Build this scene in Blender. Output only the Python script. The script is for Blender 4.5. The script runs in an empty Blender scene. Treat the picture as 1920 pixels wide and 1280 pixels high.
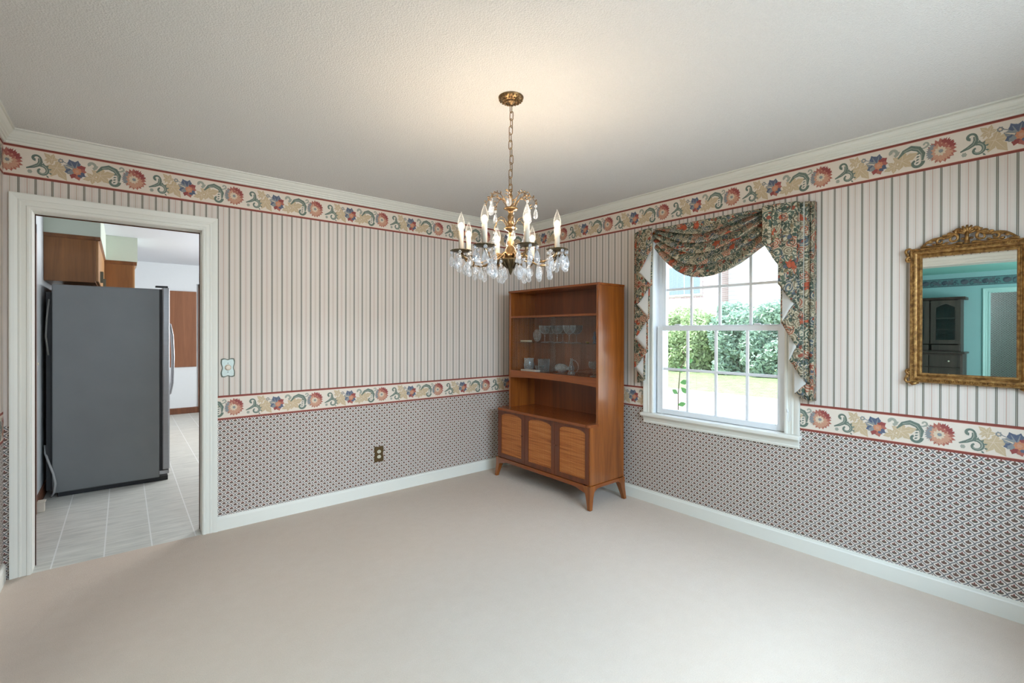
import bpy, math, random
from mathutils import Vector, Matrix
random.seed(7)
S = bpy.context.scene
COL = S.collection
PI = math.pi
H = 2.435                       # dining room ceiling height

# ------------------------------------------------------------------ camera
CAM = Vector((-3.2127, -3.699, 1.343))
FPX, YAW, PITCH, ROLL, HY = 880.93, .87951, -.0028, .00215, 624.96
v = Vector((math.cos(YAW)*math.cos(PITCH), math.sin(YAW)*math.cos(PITCH), math.sin(PITCH)))
r = Vector((math.sin(YAW), -math.cos(YAW), 0)); u = r.cross(v)
R_ = math.cos(ROLL)*r + math.sin(ROLL)*u; U_ = math.cos(ROLL)*u - math.sin(ROLL)*r
cd = bpy.data.cameras.new('camera'); S.cycles.denoising_prefilter = 'NONE'
cam = bpy.data.objects.new('camera', cd); COL.objects.link(cam)
cam.matrix_world = Matrix(((R_.x, U_.x, -v.x, CAM.x), (R_.y, U_.y, -v.y, CAM.y), (R_.z, U_.z, -v.z, CAM.z), (0, 0, 0, 1)))
cd.sensor_width = 36; cd.lens = FPX/1920*36; cd.shift_y = -(640-HY)/1920; cd.clip_start = .02; cd.clip_end = 200
S.camera = cam

# ------------------------------------------------------------------ light and exposure
S.view_settings.view_transform = 'Standard'; S.view_settings.look = 'None'; S.view_settings.gamma = 1
S.view_settings.exposure = 0.97
S.view_settings.use_curve_mapping = False
W = bpy.data.worlds.new('sky'); S.world = W; W.use_nodes = True
wn = W.node_tree.nodes; wl = W.node_tree.links
bg = wn['Background']
tc = wn.new('ShaderNodeTexCoord'); sx = wn.new('ShaderNodeSeparateXYZ'); cr = wn.new('ShaderNodeValToRGB')
wl.new(tc.outputs['Generated'], sx.inputs[0]); wl.new(sx.outputs['Z'], cr.inputs[0]); wl.new(cr.outputs[0], bg.inputs[0])
cr.color_ramp.elements[0].position = 0.0; cr.color_ramp.elements[0].color = (.92, .96, 1, 1)
cr.color_ramp.elements[1].position = .7; cr.color_ramp.elements[1].color = (.55, .72, 1, 1)
bg.inputs[1].default_value = 2.3
def light(name, kind, loc, energy, color, direction=None, **kw):
    d = bpy.data.lights.new(name, kind); d.energy = energy; d.color = color
    for k, a in kw.items(): setattr(d, k, a)
    o = bpy.data.objects.new(name, d); COL.objects.link(o); o.location = loc
    if direction: o.rotation_euler = Vector(direction).to_track_quat('-Z', 'Y').to_euler()
    return o
light('sun', 'SUN', (0, 0, 20), 6.0, (1, .96, .88), (.42, -.28, -.86), angle=.01)
# area lamps added as daylight; the windows they stand at are unseen
light('daylight_fill_dining', 'AREA', (-1.70, -4.75, 2.35), 185, (.60, .79, 1), (0, 1, -.8), shape='RECTANGLE', size=2.6, size_y=1.5)
light('daylight_kitchen_window', 'AREA', (-.36, 2.9, 1.5), 66, (.94, .97, 1), (-1, 0, 0), shape='RECTANGLE', size=2.0, size_y=1.2)
light('daylight_fill_living', 'AREA', (-6.1, -5.55, 1.45), 60, (.86, .95, 1), (0, 1, 0), shape='RECTANGLE', size=2.4, size_y=1.4)
BULB_W = 2.2

# ------------------------------------------------------------------ helpers
def setp(o, label=None, cat=None, group=None, kind=None):
    if label: o['label'] = label
    if cat: o['category'] = cat
    if group: o['group'] = group
    if kind: o['kind'] = kind
    return o
def thing(name, label, cat, loc, group=None):
    o = bpy.data.objects.new(name, None); COL.objects.link(o); o.location = loc; o.empty_display_size = .05
    return setp(o, label, cat, group)

class MB:
    def __init__(s): s.v = []; s.f = []; s.m = []; s.s = []
    def add(s, vs, fs, mi=0, smooth=False):
        b = len(s.v); s.v += [tuple(p) for p in vs]
        for f in fs: s.f.append(tuple(b+i for i in f)); s.m.append(mi); s.s.append(smooth)
        return s
    def box(s, x0, x1, y0, y1, z0, z1, mi=0):
        vs = [(x, y, z) for x in (x0, x1) for y in (y0, y1) for z in (z0, z1)]
        return s.add(vs, [(0, 1, 3, 2), (4, 6, 7, 5), (0, 4, 5, 1), (2, 3, 7, 6), (0, 2, 6, 4), (1, 5, 7, 3)], mi)
    def prism(s, poly, axis, a, b, mi=0, smooth=False):
        # poly in the two remaining axes (in xyz order), extruded from a to b along axis
        n = len(poly)
        def P(p, w):
            q = list(p); q.insert(axis, w); return tuple(q)
        vs = [P(p, a) for p in poly]+[P(p, b) for p in poly]
        s.add(vs, [tuple(range(n))[::-1], tuple(range(n, 2*n))], mi)
        return s.add(vs, [(i, (i+1) % n, n+(i+1) % n, n+i) for i in range(n)], mi, smooth)
    def tube(s, pts, rad, n=8, mi=0, cap=True, closed=False):
        pts = [Vector(p) for p in pts]; k = len(pts)
        if not hasattr(rad, '__len__'): rad = [rad]*k
        vs = []; prev = None
        for i, p in enumerate(pts):
            if closed: t = pts[(i+1) % k]-pts[i-1]
            else: t = pts[min(i+1, k-1)]-pts[max(i-1, 0)]
            t.normalize()
            if prev is None: a = t.orthogonal().normalized()
            else:
                a = prev-t*prev.dot(t)
                a = a.normalized() if a.length > 1e-6 else t.orthogonal().normalized()
            prev = a; b = t.cross(a)
            for j in range(n):
                an = 2*PI*j/n; vs.append(p+(a*math.cos(an)+b*math.sin(an))*rad[i])
        fs = [(i*n+j, i*n+(j+1) % n, (i+1)*n+(j+1) % n, (i+1)*n+j) for i in range(k-1) for j in range(n)]
        if closed: fs += [((k-1)*n+j, (k-1)*n+(j+1) % n, (j+1) % n, j) for j in range(n)]
        s.add(vs, fs, mi, True)
        if cap and not closed:
            s.add(vs[:n], [tuple(range(n))[::-1]], mi); s.add(vs[-n:], [tuple(range(n))], mi)
        return s
    def lathe(s, prof, c=(0, 0, 0), n=24, mi=0, smooth=True, scale=(1, 1)):
        vs = []; k = len(prof)
        for (rr, z) in prof:
            for j in range(n):
                an = 2*PI*j/n; vs.append((c[0]+rr*math.cos(an)*scale[0], c[1]+rr*math.sin(an)*scale[1], c[2]+z))
        fs = [(i*n+j, i*n+(j+1) % n, (i+1)*n+(j+1) % n, (i+1)*n+j) for i in range(k-1) for j in range(n)]
        s.add(vs, fs, mi, smooth)
        if prof[0][0] > 1e-5: s.add(vs[:n], [tuple(range(n))[::-1]], mi)
        if prof[-1][0] > 1e-5: s.add(vs[-n:], [tuple(range(n))], mi)
        return s
    def sphere(s, c, rad, n=8, k=6, mi=0):
        rad = rad if hasattr(rad, '__len__') else (rad, rad, rad)
        vs = []
        for i in range(k+1):
            a = PI*i/k
            for j in range(n):
                b = 2*PI*j/n
                vs.append((c[0]+rad[0]*math.sin(a)*math.cos(b), c[1]+rad[1]*math.sin(a)*math.sin(b), c[2]-rad[2]*math.cos(a)))
        return s.add(vs, [(i*n+j, i*n+(j+1) % n, (i+1)*n+(j+1) % n, (i+1)*n+j) for i in range(k) for j in range(n)], mi, True)
    def grid(s, fn, nu, nv, mi=0, cloth=None):
        if cloth:
            if not hasattr(s, 'cl'): s.cl = {}
            for i in range(nu+1):
                for j in range(nv+1): s.cl[len(s.v)+i*(nv+1)+j] = cloth(i/nu, j/nv)
        vs = [fn(i/nu, j/nv) for i in range(nu+1) for j in range(nv+1)]
        w = nv+1
        return s.add(vs, [(i*w+j, (i+1)*w+j, (i+1)*w+j+1, i*w+j+1) for i in range(nu) for j in range(nv)], mi, True)
    def rings(s, loops, mi=0, closed=False):
        # loops: list of equal-length point lists; quads between neighbouring loops
        n = len(loops[0]); vs = [p for l in loops for p in l]
        fs = []
        for i in range(len(loops)-1):
            for j in range(n if closed else n-1):
                fs.append((i*n+j, i*n+(j+1) % n, (i+1)*n+(j+1) % n, (i+1)*n+j))
        return s.add(vs, fs, mi)

def obj(name, mb, mats, parent=None, bevel=0, seg=2, solid=0, world=True):
    me = bpy.data.meshes.new(name)
    off = Vector((0, 0, 0))
    if parent is not None and world:
        q = parent
        while q is not None: off += Vector(q.location); q = q.parent
    me.from_pydata([Vector(p)-off for p in mb.v], [], mb.f)
    mats = mats if isinstance(mats, (list, tuple)) else [mats]
    for m in mats: me.materials.append(m)
    me.polygons.foreach_set('material_index', mb.m); me.polygons.foreach_set('use_smooth', mb.s)
    if hasattr(mb, 'cl'):
        at = me.attributes.new('cloth', 'FLOAT_VECTOR', 'POINT')
        for i, q in mb.cl.items(): at.data[i].vector = (0, q[0], q[1])
    me.validate(); me.update()
    import bmesh
    bm = bmesh.new(); bm.from_mesh(me)
    bmesh.ops.remove_doubles(bm, verts=bm.verts, dist=1e-6)
    bmesh.ops.recalc_face_normals(bm, faces=bm.faces); bm.to_mesh(me); bm.free()
    o = bpy.data.objects.new(name, me); COL.objects.link(o)
    if parent is not None: o.parent = parent
    if solid:
        md = o.modifiers.new('thickness', 'SOLIDIFY'); md.thickness = solid; md.offset = 0
    if bevel:
        md = o.modifiers.new('bevel', 'BEVEL'); md.width = bevel; md.segments = seg; md.limit_method = 'ANGLE'; md.angle_limit = .7
        md.harden_normals = False
    return o
def flat(name, mb, mats, parent=None):          # no normal recalculation or merging: layered printed shapes
    me = bpy.data.meshes.new(name); off = Vector((0, 0, 0))
    q = parent
    while q is not None: off += Vector(q.location); q = q.parent
    me.from_pydata([Vector(p)-off for p in mb.v], [], mb.f)
    for m in mats: me.materials.append(m)
    me.polygons.foreach_set('material_index', mb.m); me.update()
    o = bpy.data.objects.new(name, me); COL.objects.link(o)
    if parent is not None: o.parent = parent
    return o
def struct(name, mb, mats, parent=None, **kw):
    o = obj(name, mb, mats, parent, **kw)
    if parent is None: o['kind'] = 'structure'
    return o
def dup(root, loc, label, rotz=0):
    c = root.copy(); COL.objects.link(c); c.location = loc; c.rotation_euler = (0, 0, rotz); c['label'] = label
    for ch in list(root.children):
        d = ch.copy(); COL.objects.link(d); d.parent = c
        for g in list(ch.children):
            e = g.copy(); COL.objects.link(e); e.parent = d
    return c

# ------------------------------------------------------------------ materials
class NB:
    def __init__(s, name):
        s.mat = bpy.data.materials.new(name); s.mat.use_nodes = True
        s.nt = s.mat.node_tree; s.n = s.nt.nodes; s.l = s.nt.links
        s.bsdf = s.n['Principled BSDF']; s.out = s.n['Material Output']
    def put(s, sock, val):
        if hasattr(val, 'is_linked') or hasattr(val, 'links'): s.l.new(val, sock)
        else: sock.default_value = val
    def m(s, op, a, b=None, c=None, clamp=False):
        n = s.n.new('ShaderNodeMath'); n.operation = op; n.use_clamp = clamp
        s.put(n.inputs[0], a)
        if b is not None: s.put(n.inputs[1], b)
        if c is not None: s.put(n.inputs[2], c)
        return n.outputs[0]
    def mix(s, f, a, b, blend='MIX'):
        n = s.n.new('ShaderNodeMix'); n.data_type = 'RGBA'; n.blend_type = blend
        s.put(n.inputs[0], f)
        for i, q in ((6, a), (7, b)):
            if isinstance(q, tuple): n.inputs[i].default_value = (*q[:3], 1)
            else: s.l.new(q, n.inputs[i])
        return n.outputs[2]
    def co(s, which='Object'):
        return s.n.new('ShaderNodeTexCoord').outputs[which]
    def xyz(s, c=None):
        n = s.n.new('ShaderNodeSeparateXYZ'); s.l.new(c if c else s.co(), n.inputs[0]); return n.outputs
    def comb(s, x, y, z):
        n = s.n.new('ShaderNodeCombineXYZ')
        for i, q in enumerate((x, y, z)): s.put(n.inputs[i], q)
        return n.outputs[0]
    def map(s, scale, c=None, loc=(0, 0, 0)):
        n = s.n.new('ShaderNodeMapping'); n.inputs['Scale'].default_value = scale; n.inputs['Location'].default_value = loc
        s.l.new(c if c else s.co(), n.inputs[0]); return n.outputs[0]
    def noise(s, scale, vec=None, detail=4, rough=.55, dist=0, out='Fac'):
        n = s.n.new('ShaderNodeTexNoise'); n.inputs['Scale'].default_value = scale; n.inputs['Detail'].default_value = detail
        n.inputs['Roughness'].default_value = rough; n.inputs['Distortion'].default_value = dist
        s.l.new(vec if vec else s.co(), n.inputs['Vector']); return n.outputs[out]
    def voro(s, scale, vec=None, feat='F1', dims='3D'):
        n = s.n.new('ShaderNodeTexVoronoi'); n.feature = feat; n.voronoi_dimensions = dims; n.inputs['Scale'].default_value = scale
        s.l.new(vec if vec else s.co(), n.inputs['Vector']); return n.outputs
    def ramp(s, f, stops, interp='LINEAR'):
        n = s.n.new('ShaderNodeValToRGB'); s.l.new(f, n.inputs[0]); e = n.color_ramp; e.interpolation = interp
        while len(e.elements) < len(stops): e.elements.new(.5)
        for el, (p, c) in zip(e.elements, stops): el.position = p; el.color = (*c[:3], 1)
        return n.outputs[0]
    def bump(s, h, strength=.3, dist=.002):
        n = s.n.new('ShaderNodeBump'); n.inputs['Strength'].default_value = strength; n.inputs['Distance'].default_value = dist
        s.l.new(h, n.inputs['Height']); s.l.new(n.outputs[0], s.bsdf.inputs['Normal']); return s
    def fin(s, color=None, rough=.6, metal=0, **kw):
        b = s.bsdf
        if color is not None:
            if isinstance(color, tuple): b.inputs['Base Color'].default_value = (*color[:3], 1)
            else: s.l.new(color, b.inputs['Base Color'])
        s.put(b.inputs['Roughness'], rough); b.inputs['Metallic'].default_value = metal
        for k, q in kw.items(): s.put(b.inputs[k.replace('_', ' ')], q)
        return s.mat
def lin(r_, g_, b_):
    f = lambda c: ((c/255+.055)/1.055)**2.4 if c > 10 else c/255/12.92
    return (f(r_), f(g_), f(b_))
def plain(name, c, rough=.6, metal=0, var=.06, scale=30, bump=0, **kw):
    n = NB(name)
    f = n.noise(scale)
    col = n.mix(f, tuple(min(1, q*(1-var)) for q in c), tuple(min(1, q*(1+var)) for q in c))
    if bump: n.bump(n.noise(scale*6), bump, .001)
    return n.fin(col, rough, metal, **kw)

def wood(name, c1, c2, axis, rough=.35, scale=9, coat=.0):
    n = NB(name); sc = [scale*2.2]*3; sc[axis] = scale*.14
    g = n.noise(1, n.map(tuple(sc)), 6, .62, .8)
    fsc = [scale*22]*3; fsc[axis] = scale*.8
    fine = n.noise(1, n.map(tuple(fsc)), 3)
    mixv = n.m('ADD', n.m('MULTIPLY', g, .75), n.m('MULTIPLY', fine, .25))
    col = n.ramp(mixv, [(.3, c1), (.68, c2)])
    n.bump(fine, .08, .0006)
    return n.fin(col, rough, 0, Coat_Weight=coat, Coat_Roughness=.15)

WHITE = plain('white_painted_trim', lin(226, 224, 214), .42, var=.015, scale=8)
WHITE_V = plain('white_vinyl', lin(228, 230, 232), .4, var=.01)
KWALL = plain('kitchen_white_paint', lin(216, 220, 222), .75, var=.015, bump=.05)
KSOFF = plain('kitchen_soffit_paint', lin(196, 204, 190), .75, var=.015, bump=.05)
TEAL_CAST = plain('wall_teal_light_cast', (.27, .48, .48), .8, var=.03, scale=3, bump=.05)  # teal cast of the room's light, put into the wall colour
TEAL_CAST_C = plain('ceiling_teal_light_cast', (.28, .66, .58), .85, var=.03, scale=3, bump=.05)  # same teal light cast, put into the ceiling colour

# wallpaper ----------------------------------------------------------
STP = .06655
def wallpaper(name, axis, phase, full=False):
    n = NB(name); X = n.xyz(); c = X[axis]; z = X[2]
    # upper stripes
    t = n.m('DIVIDE', n.m('SUBTRACT', c, phase), STP)
    cell = n.m('FLOOR', n.m('ADD', t, .5))
    s = n.m('SUBTRACT', n.m('SUBTRACT', t, cell), 0)
    d = n.m('MULTIPLY', n.m('ABSOLUTE', s), STP)
    par = n.m('MODULO', n.m('ABSOLUTE', n.m('FLOOR', t)), 2)
    cream = n.mix(n.noise(2.2), lin(216, 207, 196), lin(210, 200, 189))
    silk = n.noise(1, n.map((260, 260, 40)), 2)
    cream = n.mix(n.m('MULTIPLY', silk, .25), cream, lin(198, 186, 176))
    pan = n.m('LESS_THAN', n.m('ABSOLUTE', n.m('SUBTRACT', d, .0185)), .006)
    cream = n.mix(n.m('MULTIPLY', pan, .35), cream, lin(224, 206, 196))
    hd = n.m('SUBTRACT', STP/2, d)
    pk = n.m('LESS_THAN', hd, .0021)
    pinkc = n.mix(par, lin(186, 140, 122), lin(180, 150, 126))
    cream = n.mix(n.m('MULTIPLY', pk, .62), cream, pinkc)
    pk2 = n.m('LESS_THAN', n.m('ABSOLUTE', n.m('SUBTRACT', hd, .009)), .0008)
    cream = n.mix(n.m('MULTIPLY', pk2, .35), cream, lin(190, 160, 150))
    mid = n.m('LESS_THAN', d, .0034)
    cream = n.mix(mid, cream, lin(162, 152, 140))
    dk = n.m('LESS_THAN', n.m('ABSOLUTE', n.m('SUBTRACT', d, .0031)), .0013)
    stripes = n.mix(dk, cream, lin(92, 94, 82))
    # lower trellis
    D = .0444
    a = n.m('DIVIDE', n.m('ADD', c, z), D); b = n.m('DIVIDE', n.m('SUBTRACT', c, z), D)
    wob = n.m('MULTIPLY', n.m('SINE', n.m('MULTIPLY', b, 2*PI)), .035)
    wob2 = n.m('MULTIPLY', n.m('SINE', n.m('MULTIPLY', a, 2*PI)), .035)
    a2 = n.m('ADD', a, wob); b2 = n.m('ADD', b, wob2)
    fa = n.m('SUBTRACT', n.m('FRACT', a2), .5); fb = n.m('SUBTRACT', n.m('FRACT', b2), .5)
    edge = n.m('SUBTRACT', .5, n.m('MAXIMUM', n.m('ABSOLUTE', fa), n.m('ABSOLUTE', fb)))
    fA = n.m('SUBTRACT', n.m('FRACT', a), .5); fB = n.m('SUBTRACT', n.m('FRACT', b), .5)
    x = n.m('MULTIPLY', n.m('ADD', fA, fB), .5); y = n.m('MULTIPLY', n.m('SUBTRACT', fA, fB), .5)
    def ell(cx, cy, rx, ry):
        ex = n.m('POWER', n.m('DIVIDE', n.m('SUBTRACT', n.m('ABSOLUTE', x) if cx else x, cx), rx), 2)
        ey = n.m('POWER', n.m('DIVIDE', n.m('SUBTRACT', y, cy), ry), 2)
        return n.m('LESS_THAN', n.m('ADD', ex, ey), 1)
    wnz = n.n.new('ShaderNodeTexWhiteNoise'); wnz.noise_dimensions = '2D'
    n.l.new(n.comb(n.m('FLOOR', a), n.m('FLOOR', b), 0), wnz.inputs['Vector'])
    rnd = wnz.outputs['Value']
    base = lin(232, 222, 210)
    col = n.mix(n.m('LESS_THAN', edge, .14), base, lin(202, 191, 184))
    col = n.mix(n.m('LESS_THAN', edge, .05), col, lin(84, 88, 88))
    bloom = n.m('MAXIMUM', ell(0, .12, .08, .16), ell(.14, .03, .09, .09))
    col = n.mix(bloom, col, n.mix(n.m('GREATER_THAN', rnd, .62), lin(128, 80, 74), lin(108, 86, 76)))
    cup = n.m('MAXIMUM', ell(0, -.07, .21, .11), ell(.19, -.02, .08, .06))
    col = n.mix(cup, col, n.mix(rnd, lin(98, 92, 78), lin(112, 84, 74)))
    low = n.m('LESS_THAN', z, 9 if full else .83)
    n.bump(n.noise(900, detail=2), .06, .0005)
    return n.fin(n.mix(low, stripes, col), .72, Specular_IOR_Level=.3)
WP_BACK = wallpaper('wallpaper_back', 0, -2.722)
WP_RIGHT = wallpaper('wallpaper_right', 1, -2.714)
WP_LEFT = wallpaper('wallpaper_left', 1, -2.7)
WP_FRONT = wallpaper('wallpaper_front', 0, -2.7)
WP_HALL = wallpaper('wallpaper_hall', 1, -2.7, True)

# ------------------------------------------------------------------ room shell
XL, YF = -3.712, -4.03          # left wall, front wall (behind the camera)
DX0, DX1, DZ = -3.602, -2.811, 2.011        # kitchen doorway
OY0, OY1, OZ = -3.62, -1.75, 2.08           # cased opening to the living room
WY0, WY1, WZ0, WZ1 = -2.517, -1.565, .705, 2.05   # window
FY0, FY1, FZ0, FZ1 = -2.75, -.65, .85, 2.05     # added front window (x range)

n = NB('carpet'); big = n.noise(1.3, detail=3); mid_ = n.noise(14, detail=3); fine = n.noise(420, detail=2)
c = n.mix(big, lin(206, 188, 170), lin(214, 199, 184)); c = n.mix(n.m('MULTIPLY', mid_, .35), c, lin(190, 168, 146))
c = n.mix(n.m('MULTIPLY', n.m('GREATER_THAN', fine, .56), .28), c, lin(156, 138, 120))
st = n.voro(1.1, n.map((1, 1, 0)))['Distance']
c = n.mix(n.m('MULTIPLY', n.m('LESS_THAN', n.m('ADD', st, n.m('MULTIPLY', n.noise(60), .03)), .042), .3), c, lin(110, 90, 74))
n.bump(n.m('ADD', fine, n.m('MULTIPLY', n.noise(130), .6)), .55, .004)
CARPET = n.fin(c, .95, Specular_IOR_Level=.1, Sheen_Weight=.15)
n = NB('popcorn_ceiling'); f1 = n.voro(150)['Distance']; f2 = n.noise(240, detail=3)
n.bump(n.m('ADD', f1, n.m('MULTIPLY', f2, .8)), .55, .004)
CEIL = n.fin(n.mix(f2, lin(210, 209, 206), lin(230, 228, 225)), .95, Specular_IOR_Level=.1)
# kitchen vinyl
n = NB('kitchen_vinyl_tile'); X = n.xyz()
def tile(cs, ph):
    q = n.m('SUBTRACT', n.m('FRACT', n.m('DIVIDE', n.m('SUBTRACT', cs, ph), .2285)), .5)
    return n.m('MULTIPLY', n.m('SUBTRACT', .5, n.m('ABSOLUTE', q)), .2285)
gx = tile(X[0], -3.53); gy = tile(X[1], .0)
gl = n.m('MAXIMUM', n.m('LESS_THAN', gx, .0035), n.m('MULTIPLY', n.m('LESS_THAN', gy, .0028), .6))
st = n.noise(1, n.map((5, 34, 5)), 5, .6, .6)
c = n.ramp(st, [(.3, lin(186, 186, 178)), (.7, lin(218, 217, 208))])
VINYL = n.fin(n.mix(gl, c, lin(230, 230, 226)), .38)

mb = MB().box(XL-.12, .2, YF-.12, 0.0, -.12, 0)
struct('floor', mb, CARPET)
mb = MB().box(XL-.05, -.30, 0.0, 5.75, -.12, -.002); struct('floor_kitchen', mb, VINYL)
mb = MB().box(XL-.12, .2, YF-.14, .06, H, H+.12); struct('ceiling', mb, CEIL)
KC = plain('kitchen_ceiling_paint', lin(206, 209, 214), .9, var=.01, bump=.1)
mb = MB().box(XL-.12, -.18, .06, 5.77, H, H+.12); struct('ceiling_kitchen', mb, KC)

def wall_with_hole(axis, a0, a1, h0, h1, hz0, hz1, t0, t1, mats, name, ztop=H, mi=0):
    """wall running along x (axis 0) or y (axis 1) from a0 to a1, thickness t0..t1, one opening"""
    m_ = MB()
    def bx(p0, p1, z0, z1):
        if p1-p0 < 1e-4 or z1-z0 < 1e-4: return
        if axis == 0: m_.box(p0, p1, t0, t1, z0, z1)
        else: m_.box(t0, t1, p0, p1, z0, z1)
    bx(a0, h0, 0, ztop); bx(h1, a1, 0, ztop); bx(h0, h1, hz1, ztop); bx(h0, h1, 0, hz0)
    return struct(name, m_, mats)
wb = wall_with_hole(0, XL, 0, DX0-.02, DX1+.02, 0, DZ+.02, 0, .055, WP_BACK, 'wall_back')
wr = wall_with_hole(1, YF-.12, 5.75, WY0-.02, WY1+.02, WZ0-.02, WZ1+.02, 0, .20, WP_RIGHT, 'wall_right')
wlft = wall_with_hole(1, YF, .0, OY0-.02, OY1+.02, 0, OZ+.02, XL-.06, XL, WP_LEFT, 'wall_left')
wf = wall_with_hole(0, XL-.12, 0, FY0, FY1, FZ0, FZ1, YF-.14, YF, WP_FRONT, 'wall_front')
wall_with_hole(0, XL-.05, -.18, DX0-.02, DX1+.02, 0, DZ+.02, .055, .11, KWALL, 'wall_kitchen_front')
# kitchen walls
mb = MB().box(XL-.12, XL-.008, .11, 5.65, 0, H); struct('wall_kitchen_left', mb, KWALL)
mb = MB().box(XL-.12, -.18, 5.65, 5.75, 0, H); struct('wall_kitchen_back', mb, KWALL)
wall_with_hole(1, .11, 5.65, 1.8, 4.0, .9, 2.1, -.30, -.18, KWALL, 'wall_kitchen_right')

# ---- borders with printed flowers
RED = plain('border_red_line', lin(132, 62, 50), .7, var=.08); REDL = plain('border_red_edge', lin(196, 130, 112), .7)
CRM = plain('border_cream', lin(222, 208, 192), .72, var=.02)
BM = [CRM, RED, REDL,
      plain('border_rust', lin(168, 98, 84), .7, var=.25, scale=190), plain('border_salmon', lin(196, 146, 120), .7, var=.2, scale=190),
      plain('border_darkred', lin(146, 70, 66), .7, var=.25, scale=190), plain('border_tan', lin(196, 172, 138), .7, var=.1, scale=120),
      plain('border_green', lin(104, 116, 104), .7, var=.35, scale=190), plain('border_grey', lin(158, 158, 144), .7, var=.2, scale=190),
      plain('border_blue', lin(88, 96, 116), .7, var=.35, scale=190), plain('border_slate', lin(134, 136, 136), .7, var=.25, scale=190),
      plain('border_orange', lin(196, 132, 98), .7, var=.25, scale=190), plain('border_pale', lin(210, 190, 164), .7, var=.1, scale=120)]
(cCRM, cRED, cREDL, cRUST, cSAL, cDRED, cTAN, cGRN, cGRY, cBLU, cSLT, cORG, cPAL) = range(13)
def motif():
    """printed shapes of one repeat: (layer, material, polygon) with u along the wall, w up, in metres"""
    rs = random.Random(3); out = []
    def jag(cx, cy, ra, rb, n_, mat, layer, a0=0, a1=2*PI, sq=1):
        pts = []
        full = abs(a1-a0-2*PI) < 1e-6
        if not full: pts.append((cx, cy))
        for i in range(2*n_+(0 if full else 1)):
            a = a0+(a1-a0)*i/(2*n_); rr = (ra if i % 2 == 0 else rb)*rs.uniform(.93, 1.05)
            pts.append((cx+rr*math.cos(a)*sq, cy+rr*math.sin(a)))
        out.append((layer, mat, pts))
    def petal(cx, cy, ang, ln, wd, mat, layer, lob=3):
        pts = []; k = 2*lob
        for sgn in (1, -1):
            seq = range(k+1) if sgn == 1 else range(k-1, 0, -1)
            for i in seq:
                t = i/k; w_ = wd*math.sin(PI*min(1, t*.9+.1))**.7*(1 if i % 2 == 0 else .72)
                if i == k: w_ = 0
                l = ln*(t+(.06 if i % 2 == 0 and 0 < i < k else 0))
                pts.append((cx+l*math.cos(ang)-sgn*w_*math.sin(ang), cy+l*math.sin(ang)+sgn*w_*math.cos(ang)))
        out.append((layer, mat, pts))
    def stroke(pts, w0, w1, mat, layer, mid=None):
        L, Rr = [], []; k = len(pts)
        for i, p in enumerate(pts):
            a = pts[max(0, i-1)]; b = pts[min(k-1, i+1)]; dx, dy = b[0]-a[0], b[1]-a[1]; q = math.hypot(dx, dy) or 1
            t = i/(k-1); w_ = (w0+(w1-w0)*t) if mid is None else (w0*(1-t)+w1*t+mid*math.sin(PI*t))
            L.append((p[0]-dy/q*w_, p[1]+dx/q*w_)); Rr.append((p[0]+dy/q*w_, p[1]-dx/q*w_))
        for i in range(k-1): out.append((layer, mat, [L[i], L[i+1], Rr[i+1], Rr[i]]))
    def spiral(cx, cy, r0, r1, a0, a1, k=14):
        return [(cx+(r0+(r1-r0)*i/k)*math.cos(a0+(a1-a0)*i/k), cy+(r0+(r1-r0)*i/k)*math.sin(a0+(a1-a0)*i/k)) for i in range(k+1)]
    # large chrysanthemum at u=0
    jag(0, 0, .060, .048, 19, cRUST, 1); jag(-.004, 0, .058, .047, 9, cSLT, 2, 2.2, 3.9)
    jag(.002, .006, .056, .045, 8, cDRED, 2, .1, 1.6); jag(0, -.004, .052, .04, 10, cSAL, 3, -2.6, -.1)
    jag(-.003, 0, .040, .031, 13, cSAL, 4); jag(-.002, .004, .036, .028, 6, cRUST, 5, .2, 1.9)
    jag(-.004, -.002, .026, .019, 10, cPAL, 6); jag(-.002, -.002, .010, .008, 7, cSLT, 7)
    # green scroll at u=.115
    def scr(x, m_):
        stroke(spiral(x-.004, .028, .020, .008, -.3, 4.6), .004, .007, m_, 2)
        stroke([(x+.012, .030), (x+.014, .012), (x+.008, -.004), (x-.014, -.018), (x-.042, -.030)], .008, .003, m_, 2, .004)
        stroke(spiral(x+.018, -.034, .030, .009, 1.7, -4.2), .009, .004, m_, 3)
        for a in (1.3, .8, .3, -.3, -.9): petal(x+.018+.028*math.cos(a), -.034+.028*math.sin(a), a+.2, .017, .006, m_, 3, 1)
        stroke(spiral(x+.018, -.034, .029, .012, 1.5, -2.5), .0025, .0015, cGRY, 4)
        stroke([(x+.010, .030), (x+.012, .012), (x+.004, -.006), (x-.016, -.019)], .002, .001, cGRY, 4)
        jag(x-.028, -.046, .011, .009, 6, cGRY, 1)
    scr(.112, cGRN)
    # tan leaf, bud
    def leaf(cx, cy, rot, sc, m_):
        for a, l, w_ in ((0, .062, .016), (1.05, .047, .0135), (-1.05, .047, .0135), (2.2, .038, .012), (-2.2, .038, .012)):
            petal(cx, cy, rot+a, l*sc, w_*sc, m_, 1, 2)
            stroke([(cx, cy), (cx+.8*l*sc*math.cos(rot+a), cy+.8*l*sc*math.sin(rot+a))], .0016, .0006, cPAL, 2)
        jag(cx, cy, .017*sc, .014*sc, 6, m_, 1)
    leaf(.190, -.006, -.95, 1.22, cTAN); leaf(.172, .034, 2.4, .72, cTAN)
    stroke([(.15, .012), (.165, .03), (.18, .034)], .003, .002, cTAN, 1)
    jag(.208, .036, .013, .010, 7, cSLT, 3); jag(.208, .036, .006, .005, 5, cPAL, 4)
    stroke([(.216, .034), (.245, .022)], .002, .002, cSLT, 2)
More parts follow.
